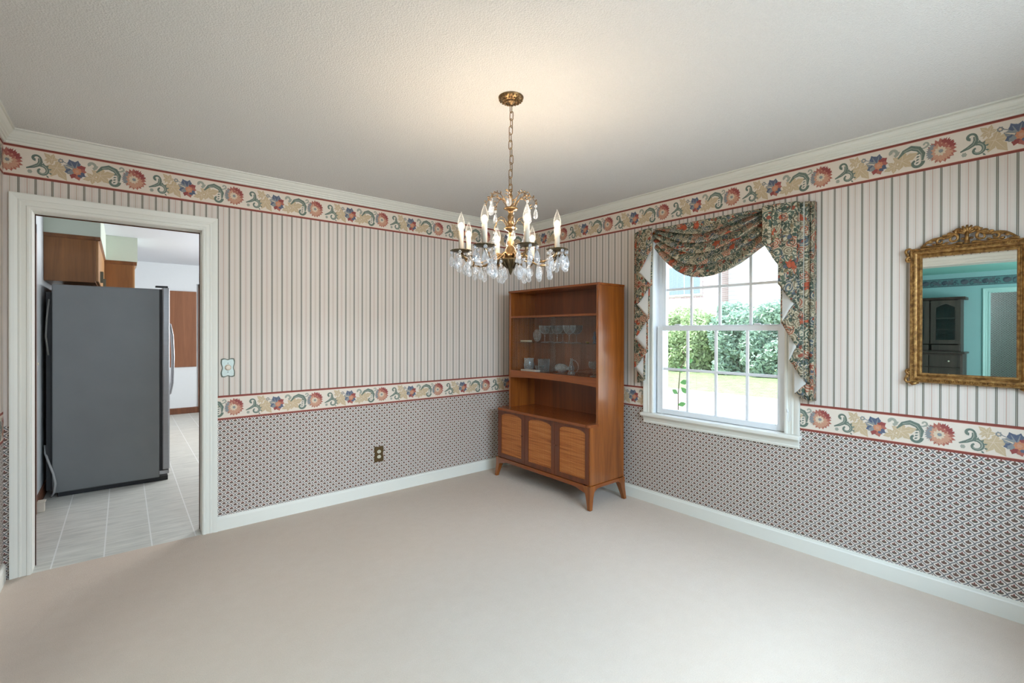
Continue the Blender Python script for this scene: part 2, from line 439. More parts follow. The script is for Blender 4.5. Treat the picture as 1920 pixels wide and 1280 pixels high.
    # blue and red bouquet at u=.27
    for a, l, w_, m_ in ((2.0, .062, .019, cBLU), (2.75, .054, .017, cSLT), (1.35, .058, .018, cBLU), (3.5, .048, .016, cBLU),
                         (.55, .054, .018, cDRED), (.0, .050, .016, cRUST), (-.55, .052, .016, cBLU), (-1.25, .056, .017, cRUST),
                         (-1.9, .050, .015, cDRED), (-.9, .048, .012, cBLU), (-2.5, .042, .013, cSLT)):
        petal(.268, -.004, a, l, w_, m_, 2, 3)
    for a in (2.0, 2.75, 1.35): stroke([(.268+.012*math.cos(a), -.004+.012*math.sin(a)), (.268+.048*math.cos(a), -.004+.048*math.sin(a))], .0035, .001, cSLT if a != 2.75 else cPAL, 3)
    jag(.276, -.008, .022, .017, 8, cORG, 4); jag(.276, -.008, .011, .008, 6, cSAL, 5)
    # grey curl, second tan leaf
    stroke(spiral(.338, .038, .020, .008, -1.2, 3.6), .006, .008, cGRY, 2); stroke([(.345, .020), (.358, .026), (.366, .040)], .008, .003, cGRY, 2)
    stroke([(.31, -.028), (.33, -.040), (.35, -.036)], .004, .003, cGRY, 1)
    leaf(.376, -.012, .35, 1.2, cTAN); leaf(.346, -.030, 3.5, .8, cTAN)
    # long green scroll leaf
    stroke([(.36, .004), (.385, .034), (.415, .044), (.445, .032), (.463, .004), (.460, -.028)], .003, .005, cGRN, 3, .009)
    stroke(spiral(.436, -.034, .028, .010, .1, -4.2), .008, .005, cGRN, 3)
    for t in (0, 1, 2, 3): petal(.452-.002*t, .012-.014*t, 3.6+.1*t, .018, .006, cGRN, 3, 1)
    stroke([(.385, .032), (.415, .042), (.443, .030), (.458, .004), (.456, -.028)], .002, .0015, cGRY, 4)
    stroke(spiral(.473, .046, .013, .006, -1.6, 3.4), .004, .004, cGRY, 2); stroke([(.452, .030), (.468, .030), (.480, .038)], .003, .004, cGRY, 2)
    return out
MOTIF = motif(); REP = .5345
def clip(poly, u0, u1):
    for (lim, keep) in ((u0, 1), (u1, -1)):
        res = []; k = len(poly)
        for i in range(k):
            a, b = poly[i], poly[(i+1) % k]; ia = (a[0]-lim)*keep >= 0; ib = (b[0]-lim)*keep >= 0
            if ia: res.append(a)
            if ia != ib:
                t = (lim-a[0])/(b[0]-a[0]); res.append((lim, a[1]+t*(b[1]-a[1])))
        poly = res
        if len(poly) < 3: return []
    return poly
def border(name, parent, place, u0, u1, flower, z0, z1, mats=BM):
    """place(u, z, d) -> world point d metres in front of the wall; u grows to the right as seen from inside"""
    m_ = MB(); zc = (z0+z1)/2; sc = (z1-z0-.026)/.142
    def quad(a, b, c0, c1, d, mi): m_.add([place(a, c0, d), place(b, c0, d), place(b, c1, d), place(a, c1, d)], [(0, 1, 2, 3)], mi)
    quad(u0, u1, z0, z1, .0006, cCRM)
    for (q0, q1) in ((z0, z0+.012), (z1-.012, z1)):
        quad(u0, u1, q0, q1, .0012, cRED)
    quad(u0, u1, z0+.012, z0+.0145, .0011, cREDL); quad(u0, u1, z1-.0145, z1-.012, .0011, cREDL)
    k0 = math.floor((u0-flower)/REP)-1; k1 = math.ceil((u1-flower)/REP)+1
    for k in range(k0, k1+1):
        for mi_, (layer, mat, poly) in enumerate(MOTIF):
            pp = [(flower+k*REP+p[0], zc+p[1]*sc) for p in poly]
            if max(p[0] for p in pp) < u0 or min(p[0] for p in pp) > u1: continue
            pp = clip(pp, u0, u1)
            if len(pp) >= 3: m_.add([place(p[0], p[1], .0012+.00022*layer+.0000012*mi_) for p in pp], [tuple(range(len(pp)))], mat)
    return flat(name, m_, mats, parent)
ZU0, ZU1, ZL0, ZL1 = 2.186, 2.3605, .7435, .9095
pb = lambda q, z, d: (q, -d, z)
pr = lambda q, z, d: (-d, -q, z)
pl_ = lambda q, z, d: (XL+d, q, z)
pf = lambda q, z, d: (-q, YF+d, z)
border('wallpaper_border', wb, pb, XL+.002, -.002, -2.625, ZU0, ZU1)
border('wallpaper_border', wb, pb, -2.729, -.002, -2.625, ZL0, ZL1)
border('wallpaper_border', wr, pr, .002, 4.02, 2.712, ZU0, ZU1)
border('wallpaper_border', wr, pr, .002, 1.478, 2.712, ZL0, ZL1)
border('wallpaper_border', wr, pr, 2.604, 4.02, 2.712, ZL0, ZL1)
border('wallpaper_border', wlft, pl_, -4.02, -.002, -.0, ZU0, ZU1)
border('wallpaper_border', wlft, pl_, OY1+.11, -.002, -.0, ZL0, ZL1)
border('wallpaper_border', wf, pf, .01, 3.7, .3, ZU0, ZU1)

# ---- crown moulding and baseboards
prof = [(0, -.0755), (.008, -.0755), (.013, -.071), (.014, -.066), (.010, -.064), (.011, -.062), (.019, -.058), (.021, -.053), (.017, -.051), (.018, -.049), (.026, -.044),
        (.028, -.039), (.024, -.037), (.026, -.034), (.034, -.028), (.043, -.018), (.045, -.013), (.040, -.011), (.041, -.009), (.051, -.007), (.052, 0)]
mb = MB()
def corners(p): return [(XL+p, YF+p), (0-p, YF+p), (0-p, 0-p), (XL+p, 0-p)]
mb.rings([[(x, y, H+z) for (x, y) in corners(p)] for (p, z) in prof], closed=True)
struct('trim_1', mb, WHITE)
def baseboard(name, axis, a0, a1, w, sgn, mats=WHITE, h=.096, t=.013):
    m_ = MB()
    pf_ = [(0, 0), (t, 0), (t, h-.018), (t-.004, h-.012), (t-.006, h), (0, h)]
    pts = [(w+sgn*p, z) for (p, z) in pf_]
    if axis == 0: m_.prism(pts, 0, a0, a1)
    else: m_.prism(pts, 1, a0, a1)
    return struct(name, m_, mats)
baseboard('baseboard_back', 0, -2.729, -.013, 0, -1)
baseboard('baseboard_right', 1, YF+.013, -.0, 0, -1)
baseboard('baseboard_left', 1, OY1+.10, -.02, XL, 1)
baseboard('baseboard_front', 0, XL+.013, -.013, YF, 1)

# ---- casings
CPROF = [(0, 0), (0, .013), (.006, .015), (.014, .015), (.018, .011), (.036, .011), (.040, .014), (.046, .014), (.050, .012), (.062, .016), (.076, .019), (.082, .019), (.082, 0)]
def casing(m_, a0, a1, z0, zt, place, wd=.082, legs=True):
    sc = wd/.082
    loops = []
    for (o_, d) in CPROF:
        o_ *= sc
        loops.append([place(a0-o_, z0, d), place(a0-o_, zt+o_, d), place(a1+o_, zt+o_, d), place(a1+o_, z0, d)])
    m_.rings(loops)
    for e in (0, 3): m_.add([l[e] for l in loops], [tuple(range(len(loops)))])
    return m_
mb = MB(); casing(mb, DX0-.004, DX1+.004, 0, DZ+.004, pb)
mb.box(DX0-.02, DX0, -.004, .114, 0, DZ); mb.box(DX1, DX1+.02, -.004, .114, 0, DZ); mb.box(DX0-.02, DX1+.02, -.004, .114, DZ, DZ+.02)
dr = struct('door_1', mb, WHITE)
BROWN = wood('brown_stained_trim', lin(84, 48, 30), lin(124, 76, 48), 2, .45)
mb = MB(); pk_ = lambda q, z, d: (q, .11+d, z)
casing(mb, DX0+.004, DX1-.004, 0, DZ-.006, pk_, .07)
struct('kitchen_side_casing', mb, BROWN, dr)
mb = MB(); casing(mb, OY0, OY1, 0, OZ, pl_, .09)
mb.box(XL-.19, XL+.004, OY0-.02, OY0, 0, OZ); mb.box(XL-.19, XL+.004, OY1, OY1+.02, 0, OZ); mb.box(XL-.19, XL+.004, OY0-.02, OY1+.02, OZ, OZ+.02)
struct('door_2', mb, WHITE)

# ------------------------------------------------------------------ window on the right wall
def glassmat(name, tint=(1, 1, 1), refl=1.0):
    n = NB(name); n.n.remove(n.bsdf)
    t = n.n.new('ShaderNodeBsdfTransparent'); t.inputs[0].default_value = (*tint, 1)
    g = n.n.new('ShaderNodeBsdfGlossy'); g.inputs['Roughness'].default_value = .02
    f = n.n.new('ShaderNodeLayerWeight'); f.inputs[0].default_value = .5
    sch = n.m('MULTIPLY_ADD', n.m('POWER', f.outputs['Facing'], 5), .96, .04)
    mx = n.n.new('ShaderNodeMixShader'); n.l.new(n.m('MULTIPLY', sch, refl, clamp=True), mx.inputs[0])
    n.l.new(t.outputs[0], mx.inputs[1]); n.l.new(g.outputs[0], mx.inputs[2]); n.l.new(mx.outputs[0], n.out.inputs[0])
    return n.mat
PANE = glassmat('window_glass', (.97, .99, .985))
win = thing('window_1', None, None, (0, (WY0+WY1)/2, WZ0)); win['kind'] = 'structure'
mb = MB()
# side and head casing
loops = []
for (o_, d) in CPROF:
    o_ *= 1.03
    loops.append([(-d, WY0-o_, WZ0+.007), (-d, WY0-o_, WZ1+o_), (-d, WY1+o_, WZ1+o_), (-d, WY1+o_, WZ0+.007)])
mb.rings(loops); obj('casing', mb, WHITE, win)
mb = MB(); mb.box(0, .20, WY0-.018, WY0, WZ0, WZ1); mb.box(0, .20, WY1, WY1+.018, WZ0, WZ1); mb.box(0, .20, WY0-.018, WY1+.018, WZ1, WZ1+.018); mb.box(.0, .23, WY0-.018, WY1+.018, WZ0-.018, WZ0+.004)
mb.box(.066, .069, WY0, WY0+.03, WZ0, WZ1); mb.box(.066, .069, WY1-.03, WY1, WZ0, WZ1)
obj('jamb', mb, WHITE_V, win)
mb = MB().box(-.048, .028, -2.612, -1.468, .684, .711); obj('stool', mb, WHITE, win, bevel=.008, seg=3)
mb = MB().prism([(0, .625), (-.012, .628), (-.016, .640), (-.012, .646), (-.018, .668), (-.026, .684), (0, .684)], 1, -2.600, -1.480); obj('apron', mb, WHITE, win)
def sash(name, x0, x1, z0, z1, gz0, gz1, mys, mz):
    m_ = MB(); a, b = WY0+.008, WY1-.012; g0, g1 = -2.463, -1.624
    m_.box(x0, x1, a, g0, z0, z1); m_.box(x0, x1, g1, b, z0, z1); m_.box(x0, x1, g0, g1, z0, gz0); m_.box(x0, x1, g0, g1, gz1, z1)
    o = obj(name, m_, WHITE_V, win, bevel=.003)
    p = MB().box((x0+x1)/2-.002, (x0+x1)/2+.002, g0, g1, gz0, gz1); obj('pane', p, PANE, o)
    k = MB(); xm = (x0+x1)/2
    for y in mys: k.box(xm-.006, xm+.006, y-.009, y+.009, gz0, gz1)
    k.box(xm-.0061, xm+.0061, g0, g1, mz-.009, mz+.009)
    obj('muntin_grid', k, WHITE_V, o)
    return o
ls = sash('lower_sash', .028, .064, .712, 1.391, .750, 1.357, (-1.827, -2.045, -2.264), 1.060)
us = sash('upper_sash', .070, .106, 1.360, 2.045, 1.398, 1.985, (-1.834, -2.052, -2.268), 1.676)
for y in (-1.752, -2.338):
    mb = MB().box(.030, .060, y-.028, y+.028, 1.391, 1.397).box(.036, .052, y-.012, y+.030, 1.397, 1.407); obj('sash_lock', mb, WHITE_V, win, bevel=.003)
mb = MB(); pts = [(-.012, -2.555, 1.60-.02*i) for i in range(40)]+[(-.014, -2.552, .80), (-.016, -2.545, .79), (-.014, -2.538, .80), (-.012, -2.536, .86)]
mb.tube(pts, .0015, 6); mb.lathe([(0, 0), (.006, .004), (.004, .022), (0, .024)], (-.014, -2.536, .845), 8)
obj('blind_cord', mb, WHITE_V, win)

# ------------------------------------------------------------------ unseen front window behind the camera, added for daylight; its lamp is at the top
w2 = thing('added_window_2', None, None, ((FY0+FY1)/2, YF, FZ0)); w2['kind'] = 'structure'
mb = MB(); loops = []
for (o_, d) in CPROF: loops.append([pf(-FY1-o_, FZ0-o_, d), pf(-FY1-o_, FZ1+o_, d), pf(-FY0+o_, FZ1+o_, d), pf(-FY0+o_, FZ0-o_, d)])
mb.rings(loops, closed=False); obj('casing', mb, WHITE, w2)
mb = MB()
for x in (FY0, FY0+.7-.02, FY0+1.4-.02, FY1-.04): mb.box(x, x+.04, YF-.10, YF-.06, FZ0, FZ1)
for z in (FZ0, FZ1-.04): mb.box(FY0, FY1, YF-.10, YF-.06, z, z+.04)
obj('frame', mb, WHITE_V, w2)
mb = MB().box(FY0+.001, FY1-.001, YF-.083, YF-.079, FZ0+.001, FZ1-.001); obj('pane', mb, PANE, w2)

# ------------------------------------------------------------------ china cabinet
WAL_Z = wood('walnut_upright', lin(98, 48, 12), lin(158, 88, 32), 2, .26, 5, .4)
WAL_Y = wood('walnut_crosswise', lin(102, 48, 14), lin(150, 78, 28), 1, .26, 6, .3)
WAL_X = wood('walnut_lengthwise', lin(102, 48, 14), lin(150, 78, 28), 0, .26, 6, .3)
WAL_D = wood('walnut_dark', lin(72, 32, 14), lin(118, 58, 26), 2, .32, 6, .2)
WAL_BACK = wood('walnut_back_panel', lin(84, 40, 16), lin(134, 70, 30), 2, .4, 4, .1)
n = NB('woven_cane'); X = n.xyz()
wv1 = n.m('SINE', n.m('MULTIPLY', X[1], 2*PI/.0165)); wv2 = n.m('SINE', n.m('MULTIPLY', X[2], 2*PI/.0105))
band = n.noise(1, n.map((1, 2.5, 75)), 3, .65)
c = n.ramp(band, [(.30, lin(140, 70, 26)), (.5, lin(196, 118, 54)), (.72, lin(214, 144, 80))])
c = n.mix(n.m('MULTIPLY', n.m('GREATER_THAN', wv1, .6), .6), c, lin(130, 66, 26))
c = n.mix(n.m('MULTIPLY', n.m('GREATER_THAN', wv2, .6), .5), c, lin(120, 58, 24))
n.bump(n.m('ADD', wv1, wv2), .5, .0015)
CANE = n.fin(c, .5)
CAB_GLASS = glassmat('cabinet_glass', (.97, .98, .975), .7)
hx0, hx1, hu, hy0, hy1, hyu = -.085, -.50, -.405, -1.345, -.215, -.262
cab = thing('china_cabinet', 'walnut china cabinet with cane doors and sliding glass, in the corner left of the window', 'cabinet', (-.29, -.78, 0))
ZB, ZC, ZT = .178, .640, 1.728
def side_poly(): return [(hx0, ZB), (hx1, ZB), (hx1, ZC-.02), (hu, ZC-.004), (hu, ZT-.018), (hx0, ZT-.018)]
mb = MB().prism([(hx0, ZB), (hx1+.004, ZB), (hx1+.004, ZC-.022), (hu-.01, ZC-.012), (hu, ZC+.012), (hu, ZT-.018), (hx0, ZT-.018)], 1, hy0, hy0+.021)
obj('side_panel', mb, WAL_Z, cab, bevel=.0015)
mb = MB().prism([(hx0, ZB), (hx1+.004, ZB), (hx1+.004, ZC-.022), (hx0, ZC-.022)], 1, hy1-.021, hy1); mb.box(hu, hx0, hyu-.021, hyu, ZC-.022, ZT-.018)
obj('side_panel', mb, WAL_Z, cab, bevel=.0015)
mb = MB().box(hu-.006, hx0, hy0-.004, hyu+.004, ZT-.018, ZT); obj('top_board', mb, WAL_Y, cab, bevel=.002)
mb = MB().box(hx0-.010, hx0-.002, hy0+.021, hyu-.021, ZC, ZT-.018); obj('back_panel', mb, WAL_BACK, cab)
# worktop of the base, rounded front corner
def rr(x0, x1, y0, y1, rad, k=5):
    pts = [(x1, y0), (x1, y1)]
    for i in range(k+1): a = PI/2+PI/2*i/k; pts.append((x0+rad+rad*math.cos(a), y1-rad+rad*math.sin(a)))
    for i in range(k+1): a = PI+PI/2*i/k; pts.append((x0+rad+rad*math.cos(a), y0+rad+rad*math.sin(a)))
    return pts
mb = MB().prism(rr(hx1-.014, hx0, hy0+.021, hy1+.002, .03), 2, ZC-.022, ZC); mb.prism(rr(hx1-.014, hx1+.10, hy0-.003, hy0+.05, .03), 2, ZC-.022, ZC-.0005)
obj('worktop', mb, WAL_Y, cab, bevel=.002)
mb = MB().box(hu+.004, hx0-.010, hy0+.021, hyu-.021, 1.474, 1.492); obj('shelf', mb, WAL_Y, cab, bevel=.001)
# lower rail, arched underneath
pts = [(hy0+.021, .990), (hy0+.021, .916)]+[(hy0+.021+(hyu-hy0-.042)*i/24, .916+.019*math.sin(PI*i/24)**.7) for i in range(1, 24)]+[(hyu-.021, .918), (hyu-.021, .990)]
mb = MB().prism(pts, 0, hu+.002, hu+.026); obj('arched_rail', mb, WAL_Y, cab, bevel=.001)
mb = MB().box(hu+.026, hx0-.010, hy0+.021, hyu-.021, .968, .986); obj('shelf', mb, WAL_Y, cab)
mb = MB().box(hu+.05, hx0-.012, hy0+.022, hyu-.022, 1.246, 1.252); obj('glass_shelf', mb, CAB_GLASS, cab)
mb = MB().box(hu+.022, hu+.026, hy0+.022, -.80, .992, 1.473); obj('sliding_glass_door', mb, CAB_GLASS, cab)
mb = MB().box(hu+.012, hu+.016, -.866, hyu-.022, .992, 1.473); obj('sliding_glass_door', mb, CAB_GLASS, cab)
# carcass of the base and its doors
mb = MB().box(hx1+.024, hx0, hy0+.021, hy1-.021, ZB, ZC-.022); obj('base_carcass', mb, WAL_D, cab)
def cab_door(y0, y1, cy0, cy1, knob):
    zb, zt = ZB+.004, ZC-.026; a0, a1, ah = .218, .566, .030
    arch = lambda f: a1+ah*math.sqrt(max(0, 1-(2*f-1)**2))**1.0
    K = 16; inner = [(cy0+(cy1-cy0)*i/K, arch(i/K)) for i in range(K+1)]
    m_ = MB()
    m_.prism([(y0, zb), (cy0, zb), (cy0, zt), (y0, zt)], 0, hx1, hx1+.022); m_.prism([(cy1, zb), (y1, zb), (y1, zt), (cy1, zt)], 0, hx1, hx1+.022)
    m_.prism([(cy0, zb), (cy1, zb), (cy1, a0), (cy0, a0)], 0, hx1, hx1+.022)
    for i in range(K): m_.prism([inner[i], inner[i+1], (inner[i+1][0], zt), (inner[i][0], zt)], 0, hx1, hx1+.022)
    d = obj('door', m_, WAL_D, cab)
    m_ = MB().box(hx1+.006, hx1+.012, cy0-.003, cy1+.003, a0-.003, a1+ah-.001); obj('cane_panel', m_, CANE, d)
    if knob is not None:
        m_ = MB(); k = len(m_.v); m_.lathe([(0, 0), (.004, 0), (.004, .008), (.008, .012), (.007, .018), (0, .020)], (0, 0, 0), 12)
        m_.v = [(hx1-z, knob+x, .427+y) for (x, y, z) in m_.v]
        obj('knob', m_, WAL_D, d)
cab_door(-.597, hy1-.004, -.554, -.268, -.572)
cab_door(-.966, -.601, -.927, -.645, None)
cab_door(hy0+.012, -.970, -1.297, -1.022, -.990)
# leg frame: arched aprons and four splayed legs
def apron(axis, a0, a1, w0, w1):
    pts = [(a0, ZB), (a0, .118)]+[(a0+(a1-a0)*i/20, .118+.030*min(1, 3*math.sin(PI*i/20))) for i in range(1, 20)]+[(a1, .118), (a1, ZB)]
    return MB().prism(pts, axis, w0, w1)
m_ = apron(0, hy0+.03, hy1-.03, hx1-.012, hx1+.012); obj('front_apron', m_, WAL_Y, cab, bevel=.002)
m_ = MB(); pts = [(hx1+.03, ZB), (hx1+.03, .115)]+[(hx1+.03+(hx0-hx1-.06)*i/14, .118+.034*min(1, 2.2*math.sin(PI*i/14))) for i in range(1, 14)]+[(hx0-.03, .115), (hx0-.03, ZB)]
for (a, b) in ((hy0-.010, hy0+.012), (hy1-.012, hy1+.010)): obj('side_apron', MB().prism(pts, 1, a, b), WAL_X, cab, bevel=.002)
for (x, y, sx_, sy_) in ((hx1, hy0, -1, -1), (hx1, hy1, -1, 1), (hx0-.012, hy0, 1, -1), (hx0-.012, hy1, 1, 1)):
    m_ = MB(); loops = []
    for (z, w_, o_) in ((0, .016, .006), (.02, .017, .004), (.09, .023, -.008), (.125, .028, -.014), (.150, .034, -.020), (ZB, .040, -.026)):
        cx, cy = x+sx_*o_, y+sy_*o_
        loops.append([(cx-w_*.95, cy-w_*.95, z), (cx+w_*.95, cy-w_*.95, z), (cx+w_*.95, cy+w_*.95, z), (cx-w_*.95, cy+w_*.95, z)])
    m_.rings(loops, closed=True); m_.add(loops[0], [(3, 2, 1, 0)]); m_.add(loops[-1], [(0, 1, 2, 3)])
    obj('leg', m_, WAL_Z, cab, bevel=.004)

# ---- glassware in the cabinet
def rimglass(name, bias, power, gain, tint=(.98, .985, .985), diff=.55, dcol=(.95, .96, .97), rough=.05):  # diffuse white towards the silhouette paints in the bright rims
    n = NB(name); n.n.remove(n.bsdf)
    t_ = n.n.new('ShaderNodeBsdfTransparent'); t_.inputs[0].default_value = (*tint, 1); g_ = n.n.new('ShaderNodeBsdfGlossy'); g_.inputs['Roughness'].default_value = rough
    d_ = n.n.new('ShaderNodeBsdfDiffuse'); d_.inputs[0].default_value = (*dcol, 1)
    lw = n.n.new('ShaderNodeLayerWeight'); lw.inputs[0].default_value = .5; m1 = n.n.new('ShaderNodeMixShader'); m2 = n.n.new('ShaderNodeMixShader'); m1.inputs[0].default_value = diff
    n.l.new(g_.outputs[0], m1.inputs[1]); n.l.new(d_.outputs[0], m1.inputs[2])
    n.l.new(n.m('MULTIPLY_ADD', n.m('POWER', lw.outputs['Facing'], power), gain, bias), m2.inputs[0]); n.l.new(t_.outputs[0], m2.inputs[1]); n.l.new(m1.outputs[0], m2.inputs[2]); n.l.new(m2.outputs[0], n.out.inputs[0])
    return n.mat
CLEAR = rimglass('clear_glass', .07, 3, .75)
def coupe_profile(hh=.150, rb=.052):
    o_ = [(0, 0), (.034, 0), (.035, .002), (.012, .006), (.0042, .012), (.0042, .062), (.007, .072), (.022, .078), (.042, .096), (.051, .118), (rb, hh)]
    return o_+[(rb-.0016, hh), (.049, .118), (.040, .098), (.020, .081), (0, .078)]
coupe = thing('coupe_glass', 'champagne coupe at the left front of the coupe row on the glass shelf', 'glass', (-.315, -.655, 1.2525), 'stemmed coupe glasses on the glass shelf')
mb = MB().lathe(coupe_profile(), (0, 0, 0), 20); obj('bowl_and_stem', mb, CLEAR, coupe, world=False)
for (x, y, l) in ((-.205, -.610, 'champagne coupe behind the left end of the coupe row, partly behind the glass door edge'),
                  (-.315, -.812, 'champagne coupe in the front row just right of the glass door overlap'),
                  (-.205, -.772, 'champagne coupe in the back row behind the middle of the row'),
                  (-.315, -.955, 'champagne coupe at the right end of the front row on the glass shelf'),
                  (-.205, -.935, 'champagne coupe at the right end of the back row on the glass shelf')):
    dup(coupe, (x, y, 1.2525), l)
def item(name, label, cat, loc, mb, mat, group=None):
    o = obj(name, mb, mat, None); o.location = loc
    return setp(o, label, cat, group)
CUT = rimglass('etched_crystal', .16, 1.6, .6)
# etched plate standing on edge behind the coupes
mb = MB(); mb.lathe([(0, 0), (.030, .001), (.056, .006), (.058, .008), (.054, .009), (.030, .004), (0, .003)], n=28)
mb.v = [(z*1.0-.02, x*1.0, y*1.0+.056) for (x, y, z) in mb.v]
item('glass_plate', 'small oval etched glass plate standing upright left of the coupes', 'plate', (-.16, -.40, 1.2565), mb, CUT)
BOXW = plain('cream_card_box', lin(200, 180, 150), .6)
mb = MB().box(-.03, .03, -.055, .055, 0, .014); item('card_box', 'small flat cream box lying at the left end of the glass shelf', 'box', (-.25, -.325, 1.2525), mb, BOXW)
NAVY = plain('blue_ceramic', lin(52, 64, 88), .3); PEACH = plain('peach_ceramic', lin(220, 150, 110), .35)
mb = MB().lathe([(0, 0), (.014, 0), (.016, .01), (.010, .022), (.017, .045), (.012, .062), (.007, .068), (.011, .080), (.006, .095), (0, .098)], n=14)
item('figurine', 'small dark blue figurine on the right of the glass shelf', 'figurine', (-.27, -1.195, 1.2525), mb, NAVY)
mb = MB().lathe([(0, 0), (.016, 0), (.018, .012), (.011, .026), (.014, .036), (.010, .048), (0, .052)], n=14)
item('figurine', 'small peach figurine beside the right wall of the cabinet, on the glass shelf', 'figurine', (-.30, -1.258, 1.2525), mb, PEACH)
mb = MB().lathe([(0, 0), (.012, 0), (.018, .010), (.016, .012), (.010, .004), (0, .003)], n=14)
item('trinket_dish', 'tiny brass trinket dish left of the blue figurine', 'dish', (-.27, -1.118, 1.2525), mb, plain('brass_trinket', lin(150, 116, 60), .3, .9))
mb = MB().lathe([(0, 0), (.036, 0), (.044, .012), (.050, .05), (.044, .085), (.046, .110), (.042, .110), (.040, .086), (.045, .05), (.040, .014), (0, .008)], n=16, smooth=False)
item('cut_glass_vase', 'round cut crystal vase at the left of the lower shelf', 'vase', (-.25, -.372, .9865), mb, CUT)
mb = MB().lathe([(0, 0), (.022, 0), (.040, .02), (.046, .042), (.043, .042), (.036, .022), (0, .006)], n=14, smooth=False)
item('glass_bowl', 'little crystal bowl between the vase and the clear tumbler', 'bowl', (-.19, -.455, .9865), mb, CUT)
mb = MB().lathe([(0, 0), (.048, 0), (.050, .004), (.055, .112), (.0535, .112), (.0485, .008), (0, .006)], n=24)
item('glass_tumbler', 'wide clear glass tumbler on the lower shelf behind the door overlap', 'tumbler', (-.25, -.575, .9865), mb, CLEAR)
mb = MB()
pr_ = [(0, 0), (.018, .002), (.034, .02), (.040, .05), (.038, .10), (.028, .125), (.014, .14), (.014, .165), (.017, .170), (.013, .170), (.010, .142), (.024, .123), (.034, .10), (.036, .05), (.030, .022), (0, .006)]
mb.lathe(pr_, n=14, smooth=False); mb.v = [(y, -z+.08, x+.0405) for (x, y, z) in mb.v]
item('cut_glass_decanter', 'cut crystal decanter lying on its side on the lower shelf', 'decanter', (-.24, -.80, .9865), mb, CUT)
mb = MB(); mb.lathe([(0, 0), (.028, 0), (.030, .006), (.020, .03), (.024, .055), (.014, .085), (.010, .12), (.012, .135), (.009, .135), (.007, .12), (.011, .085), (.020, .055), (.016, .03), (0, .008)], n=16)
ob = item('glass_pitcher', 'clear glass cruet with a large ring handle on the lower shelf', 'pitcher', (-.29, -.955, .9865), mb, CLEAR)
hb = MB(); hb.tube([(-.0, -.020-.06*math.sin(PI*i/16), .012+.055-.055*math.cos(PI*i/16)) for i in range(17)], .0035, 8)
o = obj('handle', hb, CLEAR, None); o.parent = ob
gob = thing('wine_glass', 'short stemmed wine glass at the right end of the lower shelf', 'glass', (-.28, -1.195, .9865))
mb = MB().lathe([(0, 0), (.032, 0), (.033, .002), (.010, .006), (.0042, .012), (.0042, .048), (.014, .056), (.036, .072), (.043, .095), (.040, .120), (.0385, .120), (.0412, .095), (.034, .074), (0, .060)], n=20)
obj('bowl_and_stem', mb, CLEAR, gob, world=False)
mb = MB().box(-.03, .03, -.10, .10, 0, .012); item('paper_packet', 'flat white printed packet lying in front on the lower shelf', 'packet', (-.325, -.475, .9865), mb, plain('white_packet', lin(214, 200, 186), .6, var=.12, scale=60))

